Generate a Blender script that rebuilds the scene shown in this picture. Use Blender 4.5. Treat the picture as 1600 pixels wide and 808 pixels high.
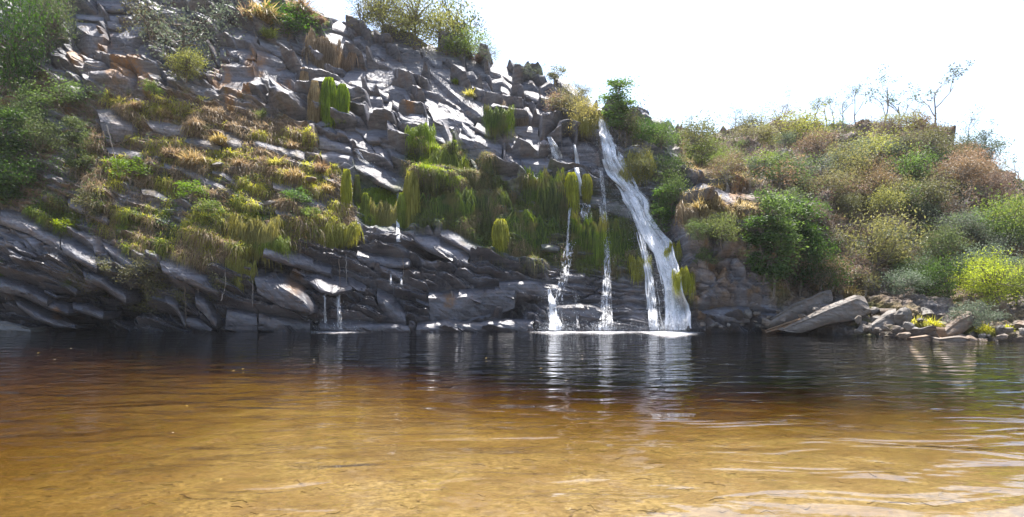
import bpy, math, random
import numpy as np
from mathutils import Vector

# ------------------------------------------------------------------ scene, camera, light
for o in list(bpy.data.objects): bpy.data.objects.remove(o)
SC = bpy.context.scene
COL = SC.collection
F = 1043.0; HOR = 467.0; CX = 800.0; EYE = 1.7
cam_d = bpy.data.cameras.new('camera'); cam = bpy.data.objects.new('camera', cam_d); COL.objects.link(cam)
cam.location = (0, 0, EYE); cam.rotation_euler = (math.radians(90), 0, 0)
cam_d.sensor_width = 36.0; cam_d.lens = 36.0 * F / 1600.0
cam_d.shift_y = (HOR - 404.0) / 1600.0
cam_d.clip_start = 0.1; cam_d.clip_end = 5000
SC.camera = cam
SC.view_settings.view_transform = 'Standard'; SC.view_settings.look = 'None'
SC.view_settings.exposure = 1.68; SC.view_settings.gamma = 1.0
SUN_EL, SUN_AZ = 70.0, 8.0            # azimuth measured from +Y (away from camera) towards +X
W = bpy.data.worlds.new('World'); SC.world = W; W.use_nodes = True
wn = W.node_tree.nodes; wl = W.node_tree.links
bg = wn['Background']; sky = wn.new('ShaderNodeTexSky'); sky.sky_type = 'NISHITA'; sky.sun_disc = False
sky.sun_elevation = math.radians(SUN_EL); sky.sun_rotation = math.radians(SUN_AZ)
sky.air_density = 1.0; sky.dust_density = 2.2; sky.ozone_density = 1.0
wl.new(sky.outputs[0], bg.inputs[0]); bg.inputs[1].default_value = 0.115
sd = bpy.data.lights.new('sun', 'SUN'); sd.energy = 5.0; sd.angle = math.radians(0.53); sd.color = (1.0, 0.95, 0.88)
sun = bpy.data.objects.new('sun', sd); COL.objects.link(sun)
_e, _a = math.radians(SUN_EL), math.radians(SUN_AZ)
sun.rotation_euler = Vector((math.cos(_e)*math.sin(_a), math.cos(_e)*math.cos(_a), math.sin(_e))).to_track_quat('Z', 'Y').to_euler()
try:
    SC.cycles.transparent_max_bounces = 24
    SC.cycles.max_bounces = 8
except Exception: pass

HAZE = 0.0002
rng = np.random.default_rng(7)
rnd = random.Random(11)

# ------------------------------------------------------------------ noise helpers
def h3(ix, iy, iz, s=0):
    n = (ix.astype(np.int64)*374761393 + iy.astype(np.int64)*668265263 + iz.astype(np.int64)*2147483647 + s*1274126177) & 0xffffffff
    n = ((n ^ (n >> 13)) * 1274126177) & 0xffffffff
    n = ((n ^ (n >> 15)) * 2246822519) & 0xffffffff
    return ((n ^ (n >> 16)) & 0xffffff) / float(0xffffff)
def noise(x, y, z=0.0, s=0):
    x = np.asarray(x, float); y = np.asarray(y, float); z = np.zeros_like(x) + z
    ix, iy, iz = np.floor(x), np.floor(y), np.floor(z)
    fx, fy, fz = x-ix, y-iy, z-iz
    fx, fy, fz = [f*f*(3-2*f) for f in (fx, fy, fz)]
    r = 0
    for a in (0, 1):
        for b in (0, 1):
            for c in (0, 1):
                w = (fx if a else 1-fx)*(fy if b else 1-fy)*(fz if c else 1-fz)
                r = r + w*h3(ix+a, iy+b, iz+c, s)
    return r*2-1
def fbm(x, y, z=0.0, o=4, s=0):
    r = 0; a = 0.5; f = 1.0
    for i in range(o):
        r = r + a*noise(np.asarray(x)*f, np.asarray(y)*f, np.asarray(z)*f, s+i); a *= .5; f *= 2.03
    return r
def voro(a, b, s=0):
    ia, ib = np.floor(a), np.floor(b)
    f1 = np.full(a.shape, 9.0); f2 = np.full(a.shape, 9.0)
    ra = np.zeros(a.shape); rb = np.zeros(a.shape); idv = np.zeros(a.shape); id2 = np.zeros(a.shape)
    z = np.zeros_like(ia)
    for i in (-1, 0, 1):
        for j in (-1, 0, 1):
            ca, cb = ia+i, ib+j
            pa = ca + .12 + .76*h3(ca, cb, z, s); pb = cb + .12 + .76*h3(ca, cb, z, s+1)
            da, db = a-pa, b-pb
            d = np.maximum(abs(da)*.9, abs(db)) + .35*(abs(da)+abs(db))
            m = d < f1
            f2 = np.where(m, f1, np.minimum(f2, d))
            ra = np.where(m, da, ra); rb = np.where(m, db, rb)
            idv = np.where(m, h3(ca, cb, z, s+2), idv); id2 = np.where(m, h3(ca, cb, z, s+3), id2)
            f1 = np.where(m, d, f1)
    return ra, rb, idv, id2, f2-f1
def ss(a, b, x):
    t = np.clip((x-a)/(b-a), 0, 1); return t*t*(3-2*t)

# ------------------------------------------------------------------ the lie of the land: depth behind each sight line, measured once
COLS = [
 (-420, (516,40),(400,41),(280,43),(130,46),(-60,52)),
 (-150, (517,37),(400,37),(280,38.5),(130,42),(-60,48)),
 (0,    (516,36.5),(420,35.3),(300,37.5),(150,41),(-60,48)),
 (200,  (517,35.5),(430,34.3),(300,37),(150,41),(-60,48)),
 (400,  (517.5,35),(390,35.0),(280,38),(140,42.5),(-25,50)),
 (470,  (517.5,35),(385,35.6),(285,38),(150,43.5),(8,52)),
 (550,  (517.5,35),(380,36.8),(290,39.2),(170,43),(42,52)),
 (620,  (517.5,35),(385,37),(300,39.4),(190,43),(58,52)),
 (700,  (517.5,35),(400,36.8),(300,39.2),(200,42.7),(82,51)),
 (850,  (517.5,35),(430,36.5),(300,39.1),(220,41.4),(124,48)),
 (935,  (517.5,35),(440,36.5),(310,39.0),(230,41),(170,44)),
 (1040, (517.5,35),(420,36.8),(300,39.2),(240,41),(192,45)),
 (1100, (517.5,35),(420,35.0),(322,36),(265,42),(222,60)),
 (1180, (519,34.2),(430,34.4),(322,35.7),(262,44),(203,62)),
 (1240, (521,33.3),(455,34.6),(340,37.5),(250,47),(192,62)),
 (1340, (524,31),(462,35.5),(350,40),(260,48),(192,60)),
 (1420, (527,29.5),(465,35),(350,41),(260,48),(202,57)),
 (1480, (530,28.2),(468,34),(360,40),(280,46),(200,55)),
 (1540, (532,27.2),(470,33.5),(370,39),(300,44),(255,52)),
 (1600, (533,26.8),(475,33),(385,38),(340,42),(298,50)),
 (1760, (537,25),(480,31),(420,36),(390,40),(370,48)),
 (2000, (540,24),(480,29),(440,34),(425,38),(410,46))]
CPX = np.array([c[0] for c in COLS], float)
KPY = np.array([[k[0] for k in c[1:]] for c in COLS], float)
KD = np.array([[k[1] for k in c[1:]] for c in COLS], float)
NK = 5
def knots(px):
    return [np.interp(px, CPX, KPY[:, k]) for k in range(NK)], [np.interp(px, CPX, KD[:, k]) for k in range(NK)]
def depth(px, py):
    px = np.asarray(px, float); py = np.asarray(py, float) + 0*px
    kp, kd = knots(px)
    D = kd[0] + 0*py
    for k in range(NK-1):
        t = (kp[k]-py)/(kp[k]-kp[k+1])
        seg = kd[k] + (kd[k+1]-kd[k])*np.clip(t, 0, 1.15 if k == NK-2 else 1)
        D = np.where(py <= kp[k], seg, D)
    return D
def W3(px, py, D):
    px = np.asarray(px, float); D = np.asarray(D, float)
    return np.stack([(px-CX)/F*D, D + 0*px, EYE - (np.asarray(py, float)-HOR)/F*D], -1)
def topx(P):
    return CX + P[..., 0]/P[..., 1]*F, HOR - (P[..., 2]-EYE)/P[..., 1]*F
def on(px, py, out=0.0):
    p = W3(px, py, depth(px, py)-out); return Vector((float(p[0]), float(p[1]), float(p[2])))

def poly_mask(px, py, poly, soft):
    inside = np.zeros(px.shape, bool); d = np.full(px.shape, 1e9); n = len(poly)
    for i in range(n):
        x1, y1 = poly[i]; x2, y2 = poly[(i+1) % n]
        if y1 != y2:
            c = ((y1 > py) != (y2 > py)) & (px < (x2-x1)*(py-y1)/(y2-y1)+x1); inside ^= c
        t = np.clip(((px-x1)*(x2-x1)+(py-y1)*(y2-y1))/((x2-x1)**2+(y2-y1)**2+1e-9), 0, 1)
        d = np.minimum(d, np.hypot(px-x1-t*(x2-x1), py-y1-t*(y2-y1)))
    sdv = np.where(inside, d, -d)
    return ss(-soft, soft, sdv)
Z_HANG = None
Z_GREEN = [(556,262),(600,300),(650,236),(720,232),(800,288),(850,262),(905,300),(960,290),(1008,300),(1030,380),(1000,440),(860,418),(760,398),(690,350),(640,372),(560,352)]
Z_SOIL = [(-500,-60),(60,100),(110,160),(200,140),(300,150),(420,160),(500,215),(535,260),(556,350),(540,395),(420,392),(360,440),(280,408),(150,375),(60,345),(-500,335)]
Z_DARK = [(-500,395),(20,388),(100,400),(200,430),(320,440),(410,395),(470,372),(560,372),(640,380),(720,395),(850,425),(1000,440),(1075,430),(1075,600),(-500,600)]
Z_FALL = [(850,300),(1035,290),(1060,400),(1078,600),(840,600),(850,430)]
Z_BLOCK = [(300,-60),(480,-60),(600,20),(940,140),(945,280),(850,285),(760,300),(640,300),(560,270),(490,225),(430,150),(320,120)]
Z_WALL = [(1068,318),(1185,318),(1200,420),(1180,600),(1072,600)]
Z_HILL = [(1055,190),(1250,150),(1650,170),(2100,300),(2100,600),(1330,600),(1200,470),(1190,330),(1060,260)]
OCHRE = [(195,120,16),(218,102,14),(222,128,14),(385,150,12),(367,166,12),(105,172,14),(108,205,12),(165,75,14),(400,105,16),(350,115,18),(455,140,12),(640,175,10),(505,260,12),(240,140,16),(1085,250,16),(90,490,8),(1150,300,18),(700,470,10),(460,440,18),(130,100,14)]
def zones(px, py):
    w1 = 14*fbm(px/28, py/28, 3.1, 3, 50); w2 = 12*fbm(px/24, py/24, 9.4, 3, 60)
    X, Y = px+w1, py+w2
    z = {n: poly_mask(X, Y, p, s) for n, p, s in (('green', Z_GREEN, 10), ('soil', Z_SOIL, 14), ('dark', Z_DARK, 10), ('fall', Z_FALL, 10), ('block', Z_BLOCK, 14), ('wall', Z_WALL, 10), ('hill', Z_HILL, 14))}
    oc = np.zeros(px.shape)
    for cx, cy, r in OCHRE: oc = np.maximum(oc, 1-ss(r*.5, r*1.2, np.hypot(X-cx, (Y-cy)*.7)))
    z['ochre'] = oc
    return z
def masks(px, py, x, y, z_):
    z = zones(px, py)
    n1 = fbm(x*.9, y*.5, z_*.9, 4, 5); n2 = fbm(x*2.3, y, z_*2.3, 3, 15)
    moss = np.clip(z['green']*(.62+1.0*n1+.5*n2), 0, 1)*(1-z['dark']*.8)
    moss = np.maximum(moss, np.clip(z['soil']*(n2*1.4-.05), 0, .6))
    moss = np.maximum(moss, z['hill']*np.clip(n1*1.8-.1, 0, .55))
    soil = np.clip(z['soil']*(.55+1.6*n1), 0, .9)*(1-z['dark'])
    soil = np.maximum(soil, z['hill']*np.clip(.75+n1, 0, 1))
    soil = np.maximum(soil, z['wall']*np.clip(.4+n2*1.5, 0, .8))
    oc = np.clip(z['ochre']*(.8+2*n2), 0, 1)
    oc = np.maximum(oc, np.clip((z['soil']+z['wall'])*(n2*2-.45), 0, .5))
    wet = np.clip(np.maximum(z['dark'], z['fall'])*(.85+n1), 0, 1)*(1-.7*soil)
    return moss, oc, soil, wet

# ------------------------------------------------------------------ mesh / object helpers
def mesh(name, V, Fc, mats, smooth=False, attrs=None):
    me = bpy.data.meshes.new(name); V = np.ascontiguousarray(V, np.float32).reshape(-1, 3)
    Fl = Fc if isinstance(Fc, list) else [Fc]
    me.vertices.add(len(V)); me.vertices.foreach_set('co', V.ravel())
    tot = [np.full(len(f), f.shape[1]) for f in Fl if len(f)]
    idx = [f.ravel() for f in Fl if len(f)]
    tot = np.concatenate(tot); idx = np.concatenate(idx).astype(np.int32)
    me.loops.add(len(idx)); me.loops.foreach_set('vertex_index', idx)
    me.polygons.add(len(tot)); st = np.zeros(len(tot), np.int32); st[1:] = np.cumsum(tot)[:-1]
    me.polygons.foreach_set('loop_start', st)
    me.update(calc_edges=True)
    for m in (mats if isinstance(mats, (list, tuple)) else [mats]): me.materials.append(m)
    me.polygons.foreach_set('use_smooth', np.full(len(tot), bool(smooth)))
    if attrs:
        for k, a in attrs.items():
            a = np.asarray(a, np.float32)
            if a.ndim == 2 and a.shape[1] == 4:
                at = me.attributes.new(k, 'FLOAT_COLOR', 'POINT'); at.data.foreach_set('color', a.ravel())
            elif a.ndim == 2 and a.shape[1] == 2:
                at = me.attributes.new(k, 'FLOAT_VECTOR', 'POINT'); at.data.foreach_set('vector', np.concatenate([a, np.zeros((len(a), 1), np.float32)], 1).ravel())
            else:
                at = me.attributes.new(k, 'FLOAT', 'POINT'); at.data.foreach_set('value', a)
    return me
def ob(name, me, parent=None, loc=None):
    o = bpy.data.objects.new(name, me); COL.objects.link(o)
    if parent: o.parent = parent
    if loc is not None: o.location = loc
    return o
def tag(o, label=None, cat=None, group=None, kind=None):
    if label: o['label'] = label
    if cat: o['category'] = cat
    if group: o['group'] = group
    if kind: o['kind'] = kind
    return o
def thing(name, label, cat, loc=(0,0,0), group=None):
    return tag(ob(name, None, None, loc), label, cat, group)
def gridfaces(r, c, off=0):
    i = np.arange(r-1)[:, None]*c + np.arange(c-1)[None, :]
    return (np.stack([i, i+1, i+c+1, i+c], -1).reshape(-1, 4) + off)

# ------------------------------------------------------------------ materials
class NT:
    def __init__(s, name):
        s.m = bpy.data.materials.new(name); s.m.use_nodes = True; s.t = s.m.node_tree; s.n = s.t.nodes; s.l = s.t.links; s.n.clear()
        s.out = s.n.new('ShaderNodeOutputMaterial')
    def a(s, typ, ins=None, **kw):
        n = s.n.new(typ)
        for k, v in kw.items(): setattr(n, k, v)
        for k, v in (ins or {}).items():
            i = n.inputs[k]
            if hasattr(v, 'links'): s.l.new(v, i)
            else: i.default_value = v
        return n
    def noise(s, vec, scale, detail=5, rough=.6, dist=0):
        return s.a('ShaderNodeTexNoise', {'Vector': vec, 'Scale': scale, 'Detail': detail, 'Roughness': rough, 'Distortion': dist}).outputs['Fac']
    def mapv(s, vec, scale=(1,1,1), rot=(0,0,0)):
        return s.a('ShaderNodeMapping', {'Vector': vec, 'Scale': scale, 'Rotation': rot}).outputs[0]
    def rng(s, v, a, b, c=0., d=1.):
        return s.a('ShaderNodeMapRange', {'Value': v, 'From Min': a, 'From Max': b, 'To Min': c, 'To Max': d}).outputs[0]
    def math(s, op, a, b=0.5):
        return s.a('ShaderNodeMath', {0: a, 1: b}, operation=op).outputs[0]
    def mix(s, f, a, b):
        n = s.n.new('ShaderNodeMix'); n.data_type = 'RGBA'
        for i, v in ((0, f), (6, a), (7, b)):
            if hasattr(v, 'links'): s.l.new(v, n.inputs[i])
            else: n.inputs[i].default_value = v
        return n.outputs[2]
def C(r, g, b): return (r, g, b, 1)

def rock_material(name, lo=C(.024,.027,.038), hi=C(.245,.24,.26), dip=22):
    t = NT(name)
    pos = t.a('ShaderNodeNewGeometry').outputs['Position']
    at = t.a('ShaderNodeAttribute', attribute_name='mask')
    sep = t.a('ShaderNodeSeparateColor', {0: at.outputs['Color']})
    moss, och, soil, wet = sep.outputs[0], sep.outputs[1], sep.outputs[2], at.outputs['Alpha']
    sv = t.mapv(pos, (.35, .35, 4.2), (0, math.radians(dip), 0))
    st = t.noise(sv, 1.3, 6, .62, .6)
    big = t.noise(pos, .45, 5, .6); fine = t.noise(pos, 7.0, 6, .7); mid = t.noise(pos, 1.7, 5, .6)
    v = t.math('ADD', t.math('MULTIPLY', st, .45), t.math('ADD', t.math('MULTIPLY', big, .3), t.math('MULTIPLY', fine, .25)))
    col = t.mix(t.rng(v, .36, .66), lo, hi)
    # pale lichen blotches and rusty tint
    col = t.mix(t.rng(t.noise(pos, 3.1, 4, .6), .60, .70, 0, .55), col, C(.24,.235,.23))
    col = t.mix(t.rng(mid, .52, .68, 0, .55), col, C(.15,.105,.08))
    soilc = t.mix(t.rng(fine, .35, .65), C(.085,.055,.035), C(.24,.17,.10))
    col = t.mix(t.math('MULTIPLY', soil, t.rng(mid, .3, .5, .55, 1)), col, soilc)
    col = t.mix(t.math('MULTIPLY', och, t.rng(fine, .35, .55, .3, 1)), col, t.mix(fine, C(.12,.065,.03), C(.33,.18,.08)))
    mossc = t.mix(t.rng(fine, .35, .62), C(.018,.035,.008), C(.09,.13,.02))
    col = t.mix(t.math('MULTIPLY', moss, t.rng(mid, .35, .55, .6, 1)), col, mossc)
    wetc = t.mix(.68, col, C(.012,.012,.016))
    col = t.mix(t.math('MULTIPLY', wet, .85), col, wetc)
    rough = t.rng(wet, 0, 1, .53, .30)
    rough = t.math('ADD', rough, t.math('MULTIPLY', t.math('ADD', moss, soil), .4))
    rough = t.math('ADD', rough, t.rng(fine, .3, .7, -.08, .12))
    b1 = t.a('ShaderNodeBump', {'Height': st, 'Strength': .55, 'Distance': .10})
    b2 = t.a('ShaderNodeBump', {'Height': fine, 'Strength': .5, 'Distance': .04, 'Normal': b1.outputs[0]})
    b3 = t.a('ShaderNodeBump', {'Height': t.noise(pos, 28, 4, .7), 'Strength': .35, 'Distance': .012, 'Normal': b2.outputs[0]})
    p = t.a('ShaderNodeBsdfPrincipled', {'Base Color': col, 'Roughness': rough, 'Normal': b3.outputs[0], 'Specular IOR Level': t.rng(wet, 0, 1, .20, .42)})
    t.l.new(p.outputs[0], t.out.inputs[0]); return t.m
M_ROCK = rock_material('cliff_rock')
M_ROCKB = rock_material('boulder_rock', C(.05,.048,.046), C(.20,.19,.175), 8)

def leaf_material(name, dark, light, trans=.45, dry=None):
    t = NT(name)
    v = t.a('ShaderNodeAttribute', attribute_name='var').outputs['Fac']
    r = t.a('ShaderNodeObjectInfo').outputs['Random']
    col = t.mix(v, dark, light)
    if dry: col = t.mix(t.rng(t.noise(t.a('ShaderNodeNewGeometry').outputs['Position'], .8, 3), .5, .62, 0, .7), col, dry)
    hs = t.a('ShaderNodeHueSaturation', {'Hue': t.rng(r, 0, 1, .485, .515), 'Saturation': t.rng(r, 0, 1, .85, 1.1), 'Value': t.rng(r, 0, 1, .8, 1.2), 'Color': col}).outputs[0]
    d = t.a('ShaderNodeBsdfPrincipled', {'Base Color': hs, 'Roughness': .5, 'Specular IOR Level': .3})
    tr = t.a('ShaderNodeBsdfTranslucent', {'Color': t.a('ShaderNodeHueSaturation', {'Hue': .49, 'Saturation': 1.15, 'Value': 1.5, 'Color': hs}).outputs[0]})
    mx = t.a('ShaderNodeMixShader', {0: trans, 1: d.outputs[0], 2: tr.outputs[0]})
    t.l.new(mx.outputs[0], t.out.inputs[0]); return t.m
LM = {
 'dark':   leaf_material('leaf_dark_green', C(.012,.03,.008), C(.07,.13,.025)),
 'green':  leaf_material('leaf_green', C(.025,.05,.015), C(.13,.19,.055)),
 'bright': leaf_material('leaf_bright_green', C(.05,.08,.015), C(.19,.26,.06)),
 'yellow': leaf_material('leaf_yellow_green', C(.075,.08,.025), C(.26,.26,.09)),
 'olive':  leaf_material('leaf_olive', C(.04,.045,.02), C(.15,.15,.06), .35),
 'dry':    leaf_material('leaf_dry', C(.07,.05,.03), C(.25,.18,.11), .3),
 'grey':   leaf_material('leaf_grey_green', C(.04,.055,.035), C(.15,.19,.12), .35),
 'twig':   leaf_material('dry_twigs', C(.09,.075,.065), C(.28,.24,.21), .15),
 'straw':  leaf_material('straw_grass', C(.13,.09,.03), C(.43,.34,.18), .4),
 'rust':   leaf_material('rust_grass', C(.13,.085,.05), C(.34,.24,.15), .35),
 'lime':   leaf_material('lime_grass', C(.11,.15,.012), C(.34,.42,.06), .6),
 'lemon':  leaf_material('lemon_grass', C(.17,.17,.02), C(.46,.45,.11), .6),
 'mossy':  leaf_material('moss_grass', C(.04,.065,.01), C(.20,.25,.04), .5, C(.16,.13,.05)),
}
def bark_material(name, a, b):
    t = NT(name); pos = t.a('ShaderNodeNewGeometry').outputs['Position']
    n = t.noise(t.mapv(pos, (6,6,1.5)), 3, 5)
    p = t.a('ShaderNodeBsdfPrincipled', {'Base Color': t.mix(t.rng(n,.3,.7), a, b), 'Roughness': .85, 'Normal': t.a('ShaderNodeBump', {'Height': n, 'Strength': .6, 'Distance': .02}).outputs[0]})
    t.l.new(p.outputs[0], t.out.inputs[0]); return t.m
M_BARK = bark_material('bark_brown', C(.05,.038,.028), C(.17,.135,.10))
M_BARKG = bark_material('bark_grey', C(.11,.10,.09), C(.30,.27,.24))

def fall_material(name, dens, edge=True):
    t = NT(name)
    uv = t.a('ShaderNodeAttribute', attribute_name='st').outputs['Vector']
    sp = t.a('ShaderNodeSeparateXYZ', {0: uv})
    n1 = t.noise(t.mapv(uv, (8, 2.2, 1)), 1.0, 6, .65, .3)
    n2 = t.noise(t.mapv(uv, (22, 13, 1)), 1.0, 5, .75)
    n = t.math('ADD', t.math('MULTIPLY', n1, .6), t.math('MULTIPLY', n2, .4))
    e = t.math('SUBTRACT', 1.0, t.math('ABSOLUTE', t.math('SUBTRACT', t.math('MULTIPLY', sp.outputs[0], 2.0), 1.0)))
    e = t.math('MINIMUM', t.math('MULTIPLY', e, 2.0), 1.0)
    k = t.math('ADD', n, t.math('MULTIPLY', t.math('SUBTRACT', e, 1.0), .45))
    fac = t.rng(k, .56-dens*.26, .68-dens*.24, 0, 1)
    # broken white water scatters light from every side, so its faces are leant towards the open sky
    gn = t.a('ShaderNodeNewGeometry').outputs['Normal']
    sg = t.a('ShaderNodeVectorMath', {0: gn, 1: (0, -.25, 1.5)}, operation='ADD').outputs[0]
    bm0 = t.a('ShaderNodeVectorMath', {0: sg}, operation='NORMALIZE').outputs[0]
    bm = t.a('ShaderNodeBump', {'Height': n, 'Strength': .5, 'Distance': .2, 'Normal': bm0}).outputs[0]
    d = t.a('ShaderNodeBsdfDiffuse', {'Color': C(.95,.96,.98), 'Normal': bm})
    tr = t.a('ShaderNodeBsdfTranslucent', {'Color': C(.96,.97,.98), 'Normal': bm})
    w = t.a('ShaderNodeMixShader', {0: .25, 1: d.outputs[0], 2: tr.outputs[0]})
    tp = t.a('ShaderNodeBsdfTransparent')
    mx = t.a('ShaderNodeMixShader', {0: fac, 1: tp.outputs[0], 2: w.outputs[0]})
    t.l.new(mx.outputs[0], t.out.inputs[0]); return t.m
M_FALL = fall_material('falling_water', .80); M_VEIL = fall_material('thin_falling_water', .25); M_MIDF = fall_material('middling_falling_water', .42)
def foam_material():
    t = NT('foam_white'); pos = t.a('ShaderNodeNewGeometry').outputs['Position']
    st = t.a('ShaderNodeAttribute', attribute_name='st').outputs['Vector']; sp = t.a('ShaderNodeSeparateXYZ', {0: st})
    n = t.noise(t.mapv(pos, (1,2.0,1)), 2.6, 6, .75)
    fac = t.rng(t.math('ADD', n, t.math('MULTIPLY', sp.outputs[0], .42)), .56, .90, 0, 1)
    d = t.a('ShaderNodeBsdfDiffuse', {'Color': C(.9,.87,.88)}); tp = t.a('ShaderNodeBsdfTransparent')
    t.l.new(t.a('ShaderNodeMixShader', {0: fac, 1: tp.outputs[0], 2: d.outputs[0]}).outputs[0], t.out.inputs[0]); return t.m
M_FOAM = foam_material()
def plain(name, col, rough=.6):
    t = NT(name); pos = t.a('ShaderNodeNewGeometry').outputs['Position']
    n = t.noise(pos, 14, 4)
    c2 = tuple(c*.55 for c in col[:3])+(1,)
    t.l.new(t.a('ShaderNodeBsdfPrincipled', {'Base Color': t.mix(t.rng(n,.35,.65), c2, col), 'Roughness': rough}).outputs[0], t.out.inputs[0]); return t.m
M_DROP = plain('water_drops', C(.85,.88,.9), .2)

def sand_material():
    t = NT('pool_sand'); pos = t.a('ShaderNodeNewGeometry').outputs['Position']
    f = t.noise(pos, 14, 6, .8); g = t.noise(pos, 1.1, 5, .65); k = t.noise(t.mapv(pos, (1, 1.6, 1)), 3.2, 5, .7, .5)
    gr = t.a('ShaderNodeTexVoronoi', {'Vector': pos, 'Scale': 28.0}).outputs['Color']
    col = t.mix(t.rng(f, .3, .7), C(.115,.082,.036), C(.27,.205,.095))
    col = t.mix(.42, col, t.mix(t.a('ShaderNodeSeparateColor', {0: gr}).outputs[0], C(.06,.04,.018), C(.40,.33,.18)))
    col = t.mix(t.rng(g, .40, .60, .0, .75), col, C(.15,.10,.04))
    col = t.mix(t.rng(k, .50, .66, 0, .55), col, C(.07,.045,.02))
    bm = t.a('ShaderNodeBump', {'Height': t.math('ADD', g, t.math('MULTIPLY', f, .3)), 'Strength': .5, 'Distance': .05})
    t.l.new(t.a('ShaderNodeBsdfPrincipled', {'Base Color': col, 'Roughness': .9, 'Normal': bm.outputs[0]}).outputs[0], t.out.inputs[0]); return t.m
M_SAND = sand_material()
def water_material():
    t = NT('pool_water'); pos = t.a('ShaderNodeNewGeometry').outputs['Position']
    n1 = t.noise(t.mapv(pos, (.7, 1.5, 1)), 1.0, 2, .4, .8)
    n2 = t.noise(t.mapv(pos, (1.6, 4.2, 1), (0, 0, .12)), 1.0, 4, .55, .5)
    n3 = t.noise(t.mapv(pos, (5.5, 12, 1), (0, 0, -.1)), 1.0, 3, .5)
    h = t.math('ADD', t.math('MULTIPLY', n1, .9), t.math('ADD', t.math('MULTIPLY', n2, .085), t.math('MULTIPLY', n3, .016)))
    sx = t.a('ShaderNodeSeparateXYZ', {0: pos})
    patch = t.rng(t.noise(t.mapv(pos, (.16, .30, 1)), 1.0, 3, .6, .5), .40, .62, .10, .9)
    amp = t.math('MAXIMUM', t.rng(sx.outputs[1], 7.5, 15, .12, 1.0), patch)
    amp = t.math('MAXIMUM', amp, t.rng(sx.outputs[0], .6, 3.6, .05, .7))
    h = t.math('MULTIPLY', h, amp)
    b = t.a('ShaderNodeBump', {'Height': h, 'Strength': 1.0, 'Distance': .10}).outputs[0]
    gl = t.a('ShaderNodeBsdfGlossy', {'Color': C(1,1,1), 'Roughness': .025, 'Normal': b})
    fr = t.a('ShaderNodeFresnel', {'IOR': 1.33, 'Normal': b})
    tp = t.a('ShaderNodeBsdfTransparent', {'Color': C(.98,.97,.95)})
    t.l.new(t.a('ShaderNodeMixShader', {0: fr.outputs[0], 1: tp.outputs[0], 2: gl.outputs[0]}).outputs[0], t.out.inputs[0])
    ab = t.a('ShaderNodeVolumeAbsorption', {'Color': C(.60,.47,.08), 'Density': 1.35})
    t.l.new(ab.outputs[0], t.out.inputs['Volume'])
    return t.m
M_WATER = water_material()

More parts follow.
